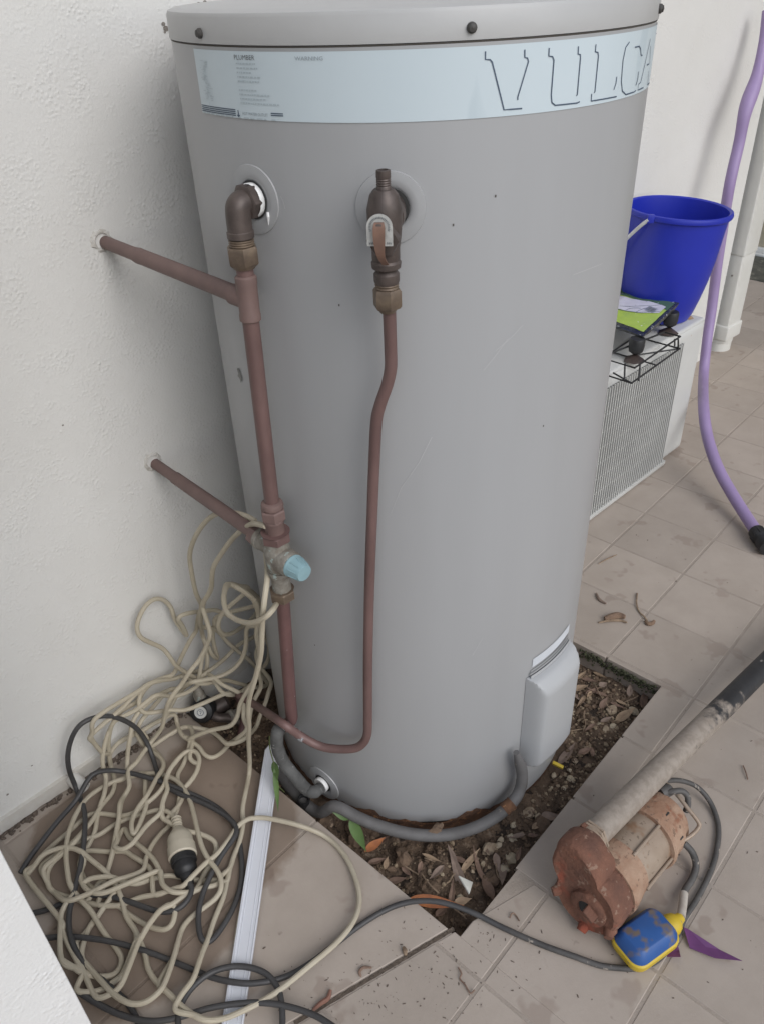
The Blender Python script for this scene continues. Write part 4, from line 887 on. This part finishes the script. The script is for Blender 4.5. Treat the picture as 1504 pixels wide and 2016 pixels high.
MUDP = mat('mud_coated_pipe', (.030, .031, .034), (.020, .020, .022), 20, .5, .12, 80, spots=(.40, .37, .34), sscale=24, sthr=.66, spotsoft=.03, extra=mudpipe)
o1 = pm(.030, .034, .062); o2 = g(1504, 1312, .055); dd_ = (o2 - o1).normalized()
obj('discharge_pipe', tube([o1, o1 + dd_ * .12, o1 + dd_ * .3, o2, o2 + dd_ * .25], .0192, 32), MUDP, pu)['label'] = 'long poly pipe, muddy near the pump and black beyond'
# float switch
YEL = mat('float_yellow', (.62, .44, .03), (.55, .39, .03), 20, .45, spots=(.30, .22, .12), sscale=40, sthr=.66); FBL = mat('float_blue', (.026, .10, .31), (.022, .085, .275), 20, .45, spots=(.155, .125, .105), sscale=24, sthr=.52, spotsoft=.08)
fc = g(1268, 1856, .010); fd = (g(1322, 1802, .010) - g(1213, 1880, .010)); fd.z = 0; fd.normalize(); fn = V((-fd.y, fd.x, 0))
def rrect(hx, hy, rc, z, ox=0): 
    out = []
    for cx, cyy, a0 in ((hx - rc, hy - rc, 0), (-hx + rc, hy - rc, 90), (-hx + rc, -hy + rc, 180), (hx - rc, -hy + rc, 270)):
        for k2 in range(7): a = R_(a0 + 15 * k2); out.append(fc + fd * (cx + rc * math.cos(a) + ox) + fn * (cyy + rc * math.sin(a)) + Z * z)
    return out
def loft(rings):
    vs, fs = [], []; n = len(rings[0])
    for r in rings: vs += r
    for j in range(len(rings) - 1):
        for i in range(n): l = (i + 1) % n; fs.append((j * n + i, j * n + l, j * n + n + l, j * n + n + i))
    fs += [tuple(range(n - 1, -1, -1)), tuple((len(rings) - 1) * n + i for i in range(n))]; return vs, fs
fl = obj('float_switch', loft([rrect(.034, .022, .014, -.009), rrect(.041, .0275, .016, -.004), rrect(.0435, .030, .017, .004), rrect(.0435, .030, .017, .0125), rrect(.0415, .028, .016, .0145)]), YEL, pu); fl['label'] = 'yellow and blue float switch'
obj('float_top', loft([rrect(.0415, .0280, .016, .0140), rrect(.0410, .0275, .016, .0185), rrect(.0330, .0200, .010, .0320), rrect(.0310, .0180, .009, .0330)]), FBL, fl)
obj('float_neck', lathe([(.0150, -.004), (.0150, .008), (.0125, .015), (.0085, .019), (.0065, .026)], fc + fd * .041 + fn * -.004 + Z * .006, fd + Z * .1, 24), YEL, fl)
# pump cables
CAB = mat('black_cable', (.062, .060, .060), (.046, .044, .044), 30, .5, .1, 120); CABM = mat('muddy_cable', (.105, .098, .092), (.055, .052, .050), 24, .6, .15, 120, spots=(.30, .26, .22), sscale=60, sthr=.62)
zp = lambda *q: [(1080 + x / 3.958, 1480 + y / 3.958) for x, y in q]
fpt = [g(*q, z) for q, z in zip(zp((1050, 710), (1120, 790), (1148, 890), (1120, 990), (1060, 1090), (985, 1180), (940, 1215)), (.045, .03, .012, .008, .010, .016, .018))]
fpt[-1] = fc + fd * .066 + fn * -.004 + Z * .010; fpt[-2] = fpt[-3].lerp(fpt[-1], .5)
fpp = cat_rom(fpt, 6)
obj('float_cable', tube(fpp[:26], .0052, 12), CABM, pu); obj('cable_sleeve', tube(fpp[25:], .0060, 12), mat('muddy_white_sleeve', (.50, .46, .41), (.40, .35, .30), 40, .7), pu)
obj('gland', join(lathe([(.010, 0), (.010, .016), (.007, .02)], g(1300, 1563, .078), V((.9, -.3, .05)), 16)), CABM, pu)
obj('gland_cable', tube(cat_rom([g(1308, 1561, .08), g(1326, 1559, .085), g(1342, 1558, .085), g(1353, 1568, .078), g(1354, 1585, .066), g(1350, 1598, .055)], 5), .0048, 12), CABM, pu)
mc = [g(*q, z) for q, z in zip(zp((830, 300), (900, 245), (960, 225), (1060, 235), (1160, 280), (1250, 380), (1310, 520), (1325, 640), (1300, 820), (1240, 990), (1150, 1160), (1060, 1300), (1000, 1430), (920, 1550), (820, 1645), (680, 1690), (560, 1690), (400, 1670), (200, 1600), (0, 1530)), (.05, .05, .045, .035, .025, .012) + (.0045,) * 14)]
mc += [g(x, y, z) for x, y, z in ((1035, 1848, .0045), (985, 1825, .005), (935, 1800, .010), (890, 1783, .014), (850, 1775, .014), (805, 1777, .010), (760, 1792, .006), (710, 1822, .0045), (660, 1860, .0045), (610, 1898, .008), (560, 1925, .010), (510, 1936, .013), (470, 1936, .014), (420, 1926, .010), (360, 1902, .006), (300, 1878, .008), (240, 1860, .012), (190, 1850, .014), (130, 1845, .012), (70, 1850, .010))]
mcp = cat_rom(mc, 6)
obj('power_cable', tube(mcp[:125], .0042, 10), CABM, pu); obj('power_cable', tube(mcp[124:], .0042, 10), CAB, pu)
def floor_path(pts, zb=.0045, amp=.018, ph=0.0, fr=.8): return cat_rom([g(q[0], q[1], q[2] if len(q) > 2 else zb + amp * (.5 + .5 * math.sin(i * fr + ph))) for i, q in enumerate(pts)], 7)
zw = {}
def smooth3(P_, n=3):
    for _ in range(n): P_ = [P_[0]] + [P_[i - 1] * .25 + P_[i] * .5 + P_[i + 1] * .25 for i in range(1, len(P_) - 1)] + [P_[-1]]
    return P_
def soft_path(pts, ph=0.0, zb=.006, amp=.022, ob=.018, oa=.03, raw=False):
    """cord lying on the paving, or against the wall where the sight line meets the wall first; a third value is an explicit distance from the wall"""
    out = []
    for i, q in enumerate(pts):
        s = .5 + .5 * math.sin(i * .38 + ph); s2 = .5 + .5 * math.sin(i * .3 + ph * 1.7)
        if len(q) > 2: p = wl(q[0], q[1], q[2])
        else:
            p = g(q[0], q[1], zb + amp * s); off = ob + oa * s2
            if wall_dist(p) < off: p = wl(q[0], q[1], off)
        if p.z < .005: p = g(q[0], q[1], .005)
        out.append(p)
    return out if raw else smooth3(cat_rom(out, 7))
blk = [
 [(40, 1720), (62, 1685), (110, 1622), (150, 1576), (176, 1532), (200, 1519), (240, 1519), (300, 1534), (350, 1553), (400, 1574), (438, 1598), (464, 1630), (475, 1680), (475, 1740), (455, 1798), (420, 1850), (399, 1852), (391, 1822), (394, 1780), (410, 1735), (438, 1682), (466, 1640), (452, 1612), (405, 1584), (350, 1562), (318, 1540), (303, 1498), (288, 1460), (264, 1430), (226, 1412), (190, 1412), (155, 1430), (136, 1470), (135, 1512), (150, 1552), (166, 1595), (167, 1640), (160, 1700), (148, 1750), (136, 1800), (140, 1850), (165, 1898), (210, 1938), (250, 1974), (272, 2012), (280, 2040)],
 [(372, 1738), (378, 1752), (368, 1775), (345, 1793), (310, 1795), (260, 1778), (205, 1763), (150, 1768), (100, 1790), (60, 1800)],
 [(352, 2030), (352, 1995), (372, 1953), (415, 1916), (468, 1903), (520, 1915), (548, 1948), (556, 1990), (556, 2040)],
 [(150, 1950), (190, 1976), (240, 2000), (295, 2012), (350, 2005), (420, 1984), (500, 1975), (560, 1981), (620, 2000), (660, 2025)]]
for i, q in enumerate(blk):
    obj('power_cable', tube(soft_path(q, i * 1.3, .0048 if i < 2 else .0145, .018 if i < 2 else .003), .0042, 10), CAB, pu)
pa, pb, pd = g(361, 1690, .022), g(368, 1722, .019), g(373, 1742, .014)
pdir = (pb - pa).normalized(); pl_ = (pb - pa).length
obj('plug', join(lathe([(.0195, -.001), (.0200, .002), (.0198, .0085), (.0172, .0095), (.0176, .020), (.0160, .0245), (.0108, .0285), (.0098, .036), (.0078, .0372), (.0080, .044), (.0066, .0452), (.0066, .056)], pa, pdir, 28)), BLK, pu)
# ------------------------------------------------------------------ cream extension cord
CREAM = mat('cream_cord', (.47, .42, .325), (.41, .36, .27), 25, .6, .1, 120, spots=(.20, .155, .11), sscale=90, sthr=.70, spotsoft=.06)
xc = thing('extension_cord', 'tangled cream extension cord heaped against the wall', 'extension cord', g(260, 1700, 0))
W3 = .30
cords = [
 [(503, 1026, .27), (485, 1016, .25), (456, 1009, .21), (419, 1015, .16), (390, 1047, .12), (374, 1088, .09), (377, 1124, .08), (386, 1168, .075), (397, 1192, .07), (390, 1218, .06), (387, 1241), (376, 1258), (355, 1299), (342, 1327), (321, 1335), (300, 1344), (283, 1361), (270, 1382), (240, 1400), (225, 1420), (213, 1445), (206, 1468), (202, 1494), (204, 1515), (209, 1532), (206, 1562), (198, 1585), (191, 1613), (187, 1638), (174, 1666), (162, 1685), (157, 1706), (168, 1735), (180, 1748)],
 [(524, 1036, .33), (508, 1032, .31), (493, 1033, .28), (463, 1055, .22), (438, 1088, .18), (419, 1121, .15), (416, 1161, .13), (401, 1186, .11), (395, 1220, .08), (398, 1246), (405, 1269), (408, 1286), (408, 1312), (398, 1340), (372, 1362), (340, 1372), (310, 1368), (285, 1385), (265, 1400), (240, 1412), (222, 1425), (214, 1455), (215, 1485), (219, 1511), (226, 1536), (221, 1562), (200, 1587), (181, 1617), (162, 1640), (140, 1662), (110, 1690), (85, 1712)],
 [(522, 1040, .29), (523, 1070, .29), (525, 1100, .295), (527, 1135, .325), (520, 1190, .34), (516, 1245, .33), (514, 1289, .32), (503, 1336, .30), (492, 1373, .28), (489, 1400, .265), (491, 1430, .25), (490, 1460, .235), (492, 1516), (484, 1560), (478, 1593), (479, 1623), (472, 1658), (458, 1693), (449, 1728), (440, 1768), (421, 1815), (410, 1850), (400, 1873), (391, 1899), (380, 1930), (356, 1962), (345, 1990)],
 [(560, 1166, .29), (549, 1180, .315), (540, 1197, .35), (522, 1216, .35), (493, 1227, .32), (463, 1219, .28), (445, 1201, .25), (441, 1172, .22), (452, 1150, .19), (478, 1157, .15), (500, 1168, .13), (513, 1190, .12), (520, 1215, .11), (524, 1250, .10), (531, 1278, .10), (527, 1303, .10), (512, 1324, .10), (497, 1346, .10), (474, 1363, .10), (453, 1369, .10), (436, 1361, .09), (427, 1348, .08)],
 [(393, 1337), (366, 1324), (346, 1310), (334, 1293), (319, 1276), (295, 1265), (276, 1254), (270, 1235), (275, 1214), (287, 1193), (304, 1180), (321, 1181), (336, 1195), (344, 1218), (355, 1235), (368, 1252), (360, 1233), (351, 1218), (368, 1208), (406, 1203), (431, 1203)],
 [(414, 1244, .12), (408, 1269, .11), (393, 1299, .10), (376, 1320, .10), (359, 1346, .09), (342, 1367, .085), (331, 1386, .08), (325, 1407, .07), (319, 1433, .06), (302, 1456), (291, 1470), (270, 1500), (252, 1519), (255, 1549), (240, 1577), (236, 1602), (232, 1634), (226, 1666), (215, 1706), (205, 1730), (190, 1745)],
 [(240, 1395), (262, 1372), (289, 1350), (310, 1341), (342, 1337), (368, 1327), (393, 1322), (417, 1331, .08), (438, 1348, .10), (465, 1361, .12), (478, 1371, .13), (480, 1395, .14), (480, 1416, .15), (487, 1435, .17), (470, 1452, .16), (454, 1463), (438, 1481), (419, 1492), (403, 1486), (391, 1470), (370, 1456), (356, 1444), (349, 1425), (344, 1407), (325, 1414), (300, 1427), (272, 1444), (240, 1458), (222, 1476)],
 [(425, 1239, .05), (449, 1265, .05), (474, 1286, .06), (495, 1303, .07), (514, 1327, .08), (527, 1348, .09), (502, 1354, .09), (470, 1346, .08), (440, 1339, .07), (410, 1346, .07), (385, 1344, .06), (368, 1333)],
 [(487, 1235, .14), (485, 1269, .12), (476, 1299, .11), (457, 1320, .10), (431, 1333, .09), (402, 1339, .08), (376, 1344, .07), (350, 1356), (325, 1362), (300, 1378), (280, 1395), (262, 1420), (258, 1443), (253, 1470), (251, 1494)],
 [(534, 1341, .14), (529, 1363, .14), (523, 1384, .14), (512, 1410, .14), (504, 1433, .14), (480, 1455), (450, 1466), (430, 1450), (410, 1438)],
 [(431, 1212, .05), (423, 1231, .045), (419, 1252, .04), (423, 1276, .04), (429, 1297, .04), (417, 1288, .05), (410, 1273, .05), (400, 1290, .05), (396, 1310, .05)],
 [(372, 1397, .08), (336, 1398, .06), (304, 1403), (283, 1403), (274, 1390), (276, 1370)],
 [(304, 1467), (329, 1450), (355, 1435), (374, 1433), (380, 1446), (378, 1470), (374, 1490), (380, 1500)],
 [(380, 1452, .10), (406, 1441, .12), (431, 1435, .14), (455, 1429, .16), (468, 1410, .16), (474, 1384, .15), (495, 1348, .14), (512, 1320, .13), (505, 1290, .12), (512, 1265, .11)],
 [(342, 1887), (351, 1854), (361, 1826), (379, 1805), (403, 1787), (424, 1770), (435, 1752), (435, 1731), (426, 1712), (412, 1694), (398, 1668), (389, 1635), (382, 1605), (375, 1579), (363, 1554), (347, 1537), (323, 1526), (300, 1523), (280, 1525), (255, 1530), (223, 1540), (191, 1557), (170, 1574), (153, 1598), (140, 1626), (132, 1655), (130, 1685), (133, 1718), (139, 1745), (157, 1770), (178, 1793), (193, 1818), (209, 1843), (227, 1865), (239, 1886), (236, 1906), (223, 1920), (200, 1924), (178, 1920), (150, 1908), (120, 1890)],
 [(342, 1887), (329, 1926), (316, 1951), (291, 1972), (264, 1978), (239, 1969), (216, 1951), (198, 1931), (175, 1905), (160, 1880)],
 [(348, 1622, .5), (343, 1610, .5), (329, 1598), (309, 1596), (282, 1603), (252, 1612), (223, 1626), (196, 1644), (169, 1653), (139, 1664), (110, 1684), (80, 1708)],
 [(110, 1660), (140, 1635), (175, 1605), (205, 1603), (236, 1607), (264, 1601), (288, 1583), (309, 1565), (324, 1545), (335, 1515), (361, 1484), (382, 1479), (393, 1495), (386, 1523), (368, 1547), (356, 1561), (351, 1589), (344, 1607), (330, 1630), (318, 1641), (300, 1664), (288, 1691), (282, 1714), (252, 1727), (227, 1734), (196, 1750), (166, 1764), (130, 1775)],
 [(50, 1725), (67, 1707), (85, 1684), (110, 1673), (135, 1669), (160, 1678), (182, 1696), (209, 1718), (230, 1748), (241, 1775), (248, 1804), (264, 1829), (277, 1856), (286, 1881), (291, 1906), (304, 1929), (322, 1947), (343, 1967), (365, 1988), (398, 2008), (432, 2008), (468, 1996), (540, 1958), (610, 1902), (665, 1855), (698, 1812), (708, 1770), (697, 1722), (675, 1680), (640, 1647), (590, 1626), (530, 1612), (503, 1611), (487, 1614), (468, 1628), (452, 1652), (428, 1682), (405, 1700), (379, 1726), (361, 1745), (345, 1750), (313, 1761), (275, 1768), (241, 1782), (209, 1784), (178, 1779), (150, 1770), (123, 1764), (103, 1755), (94, 1739), (94, 1718), (105, 1698), (128, 1678), (150, 1655)],
 [(180, 1730), (218, 1727), (241, 1736), (268, 1741), (298, 1732), (327, 1725), (352, 1727), (400, 1735), (430, 1733)],
 [(232, 1655), (238, 1640), (246, 1633), (255, 1650), (275, 1666), (298, 1687), (311, 1707), (316, 1723), (320, 1741), (331, 1752), (345, 1758)],
 [(286, 1560), (288, 1587), (277, 1619), (264, 1644), (259, 1622), (270, 1594), (291, 1565), (310, 1530), (323, 1507), (312, 1486), (300, 1474)],
 [(132, 1777), (121, 1800), (121, 1825), (130, 1850)], [(205, 1786), (187, 1813), (164, 1843), (150, 1860)],
 [(255, 1888), (268, 1854), (277, 1850), (288, 1829), (304, 1807), (322, 1788), (338, 1782), (345, 1793), (340, 1818), (325, 1831), (300, 1827), (277, 1816), (252, 1800), (235, 1785)],
 [(338, 1782), (361, 1766), (395, 1750), (428, 1742), (436, 1725)], [(268, 1854), (255, 1888), (241, 1920), (225, 1933), (205, 1947), (182, 1954), (150, 1950)], [(187, 1963), (214, 1960), (235, 1945), (250, 1915)],
 [(363, 1635), (393, 1642), (419, 1654), (426, 1668), (424, 1680), (415, 1700), (400, 1725)],
 [(363, 1502), (351, 1523), (351, 1542), (363, 1554), (356, 1580), (340, 1600), (325, 1615), (318, 1600), (322, 1575), (330, 1555)],
 [(232, 1655), (226, 1668), (241, 1673), (258, 1664), (270, 1650), (290, 1625)], [(236, 1583), (234, 1614), (227, 1650), (221, 1682), (214, 1709), (205, 1740), (200, 1760)],
 [(215, 1678), (245, 1677), (262, 1687), (283, 1700), (296, 1712), (300, 1730)], [(165, 1700), (158, 1725), (170, 1752), (200, 1760), (240, 1745), (280, 1728)],
 [(190, 1412), (182, 1440), (180, 1455), (195, 1475), (205, 1485)], [(300, 1395), (278, 1420), (270, 1445), (285, 1470), (300, 1480)],
 [(500, 1180, .20), (510, 1215, .18), (505, 1250, .17), (512, 1290, .16), (508, 1320, .16), (515, 1350, .15), (500, 1380, .15), (492, 1410, .15)],
 [(440, 1205, .10), (430, 1235, .09), (445, 1250, .08), (470, 1240, .07), (500, 1215, .06), (520, 1190, .05)], [(345, 1375), (365, 1352), (400, 1330, .06), (440, 1300, .05), (470, 1270, .05), (500, 1255, .05), (518, 1240, .05)]]
paths = []
for i, q in enumerate(cords):
    if i == 16: q = [(x[0], x[1]) if len(x) > 2 else x for x in q]
    P_ = soft_path(q, i * 2.1, .006, .020, raw=True)
    if i == 16: P_[0] = g(349, 1624, .022); P_[1] = g(343, 1610, .020)
    if i == 18:
        for k2, t in enumerate(q):
            if 470 < t[0] < 600 and 1600 < t[1] < 1632: P_[k2] = g(t[0], t[1], .024)
            if 400 < t[0] < 545 and t[1] > 1950: P_[k2] = g(t[0], t[1], .0165)
    paths.append(P_)
dense = [cat_rom(P_, 4) for P_ in paths]
def splice(i, end):      # a loose end runs on along the nearest other turn of the cord
    P_ = paths[i]; e0, e1 = (P_[0], P_[1]) if end == 0 else (P_[-1], P_[-2]); out = (e0 - e1).normalized(); best = None
    for k2, D_ in enumerate(dense):
        if k2 == i: continue
        for m_ in range(6, len(D_) - 6):
            d = D_[m_] - e0; L_ = d.length
            if L_ < .012 or L_ > .13: continue
            sc = L_ + .10 * (1 - d.normalized().dot(out))
            if best is None or sc < best[0]: best = (sc, k2, m_)
    if best is None: return []
    D_ = dense[best[1]]; m_ = best[2]; sgn = 1 if (D_[m_ + 2] - D_[m_ - 2]).dot(out) > 0 else -1
    return [D_[m_] + V((0, 0, .0005)), D_[m_ + 3 * sgn], D_[m_ + 6 * sgn if 0 <= m_ + 6 * sgn < len(D_) else m_ + 5 * sgn] - V((0, 0, .001))]
for i, P_ in enumerate(paths):
    a_ = [] if i in (0, 1, 2, 3, 16) else splice(i, 0); b_ = splice(i, 1)
    Q = [*reversed(a_), *P_, *b_]
    obj('cord', tube(smooth3(cat_rom(Q, 7)), .0039, 9), CREAM, xc)
SOCK = mat('cream_socket', (.52, .47, .375), (.47, .42, .33), 20, .45, spots=(.25, .20, .15), sscale=90, sthr=.74)
s0, s1 = g(351, 1634, .023), g(361, 1690, .022); sdir = (s1 - s0).normalized(); sl_ = (s1 - s0).length
sk = obj('socket', lathe([(.0085, -.002), (.0110, .002), (.0175, sl_ * .22), (.0200, sl_ * .34), (.0203, sl_ * .60), (.0218, sl_ * .615), (.0222, sl_ * .96), (.0205, sl_ * .99)], s0, sdir, 36), SOCK, xc)
Mf = frame(sdir)
for j in range(4): obj('strain_rib', tube([s0 + Mf @ V((.0072 * math.cos(a * math.pi / 10), .0072 * math.sin(a * math.pi / 10), -.004 - .0055 * j)) for a in range(20)], .0013, 6, closed=True), SOCK, sk)
obj('strain_relief', lathe([(.0060, -.024), (.0074, 0)], s0, sdir, 16), SOCK, sk)
# ------------------------------------------------------------------ bits on the paving
PLEAF = mat('purple_leaf', (.155, .050, .165), (.12, .04, .135), 40, .45, stretch=(1, 1, 1))
for pts, lab in (([(1040, 1400), (1085, 1410), (1330, 1560), (1495, 1662), (1290, 1632), (1095, 1545)], 'long pointed purple leaf piece lying beside the pump cable'), ([(985, 1480), (1012, 1560), (1018, 1632), (915, 1622), (925, 1560)], 'short torn purple leaf piece tucked behind the float')):
    w2d = [g(1080 + x / 3.958, 1480 + y / 3.958) for x, y in pts]; poly = [(q.x, q.y) for q in w2d]
    if area(poly) < 0: poly.reverse()
    n_ = len(poly); c_ = sum((V(q) for q in poly), V((0, 0))) / n_
    vs = [V((q[0], q[1], .0045 + .003 * ((i * 7) % 3))) for i, q in enumerate(poly)] + [V((c_.x, c_.y, .0028))]; m_ = len(vs)
    vs += [v - Z * .001 for v in vs]; fs = [(i, (i + 1) % n_, n_) for i in range(n_)] + [((i + 1) % n_ + m_, i + m_, n_ + m_) for i in range(n_)] + [(i, i + m_, (i + 1) % n_ + m_, (i + 1) % n_) for i in range(n_)]
    tag(obj('purple_leaf', (vs, fs), PLEAF, loc=(c_.x, c_.y, 0)), lab, 'leaf')
def wig(name, pts, r, m, lab, cat, z=.0025, taper=True):
    P_ = cat_rom([g(x, y, z + .0015 * (i % 2)) for i, (x, y) in enumerate(pts)], 5); n_ = len(P_)
    tag(obj(name, tube(P_, [r * (.55 + .45 * math.sin(math.pi * (i + .6) / (n_ + .2))) for i in range(n_)] if taper else r, 7), m, loc=P_[0]), lab, cat)
POD = mat('dry_pod', (.27, .18, .12), (.15, .095, .065), 70, .85, .4, 150)
wig('dry_pod', [(1190, 1218), (1205, 1214), (1218, 1212), (1230, 1215)], .0075, POD, 'dry brown seed pod lying on the paving behind the bed', 'pod', .006)
wig('bark_strip', [(1178, 1226), (1200, 1222), (1222, 1222), (1234, 1226)], .0028, TWIG, 'pale strip of bark beside the dry seed pod', 'bark')
wig('dry_stalk', [(1254, 1168), (1253, 1188), (1258, 1204), (1268, 1214), (1274, 1222)], .0016, TWIG, 'curved dry stalk on the paving ending in a husk', 'stalk', taper=False)
wig('husk', [(1270, 1223), (1276, 1228), (1284, 1227), (1288, 1222)], .0045, POD, 'small brown husk at the end of the dry stalk', 'husk', .004)
wig('grey_twig', [(1174, 1168), (1178, 1178), (1186, 1185), (1193, 1188)], .0032, LEAF_D[1], 'short grey twig on the paving right of the tank', 'twig')
wig('grass_stem', [(1178, 1110), (1192, 1102), (1205, 1096), (1214, 1092)], .0014, TWIG, 'pale bent grass stem on the paving below the air conditioner', 'stem')
wig('red_bark', [(616, 1990), (632, 1976), (646, 1966), (651, 1950)], .0034, mat('red_bark', (.22, .11, .08), rough=.85), 'reddish curl of bark lying across the open joint', 'bark')
wig('curled_husk', [(711, 1924), (708, 1914), (716, 1906), (732, 1906)], .0022, LEAF_D[0], 'small curled dark husk beside the open joint', 'husk')
wig('dry_bud', [(794, 1866), (797, 1873), (798, 1882)], .0034, TWIG, 'small tan bud lying in the open joint', 'bud', .004)
wig('thin_stalk', [(902, 1906), (908, 1918), (905, 1928), (915, 1940), (925, 1956), (934, 1950)], .0011, LEAF_D[0], 'thin zigzag stalk on the paving below the bed corner', 'stalk', taper=False)
wig('wire_curl', [(1003, 1808), (1008, 1799), (1014, 1802), (1022, 1814)], .0010, LEAF_D[0], 'fine dark curl of stem on the paving near the pump', 'stem', taper=False)
wig('bent_straw', [(1463, 1508), (1468, 1520), (1472, 1535)], .0011, LEAF_D[0], 'short dark straw on the paving right of the pump', 'straw', taper=False)
sp_ = []
for i in range(300):
    if i < 190: x, y = random.gauss(800, 120), random.gauss(1935, 55)
    elif i < 240: x, y = random.gauss(950, 60), random.gauss(1840, 25)
    else: x, y = random.uniform(1140, 1500), random.uniform(1050, 1990)
    p = g(x, y); r = random.uniform(.0003, .0013) * (1.3 if random.random() < .1 else 1)
    tx, ty = p.x * TX.x + p.y * TX.y, p.x * TY.x + p.y * TY.y
    if BX0 - .005 < tx < BX1 + .005 and ty > BY0 - .005: continue
    sp_.append(xf(crumbs[i % 6], Matrix.Translation((p.x, p.y, r * .4)) @ Matrix.Rotation(random.uniform(0, 6.28), 4, 'Z') @ Matrix.Diagonal((r * random.uniform(.6, 2.6), r * random.uniform(.5, 1.1), r * .7, 1))))
tag(obj('dirt_specks', join(*sp_), DEB, smooth=False), 'dark specks of dirt scattered over the paving', 'dirt', kind='stuff')
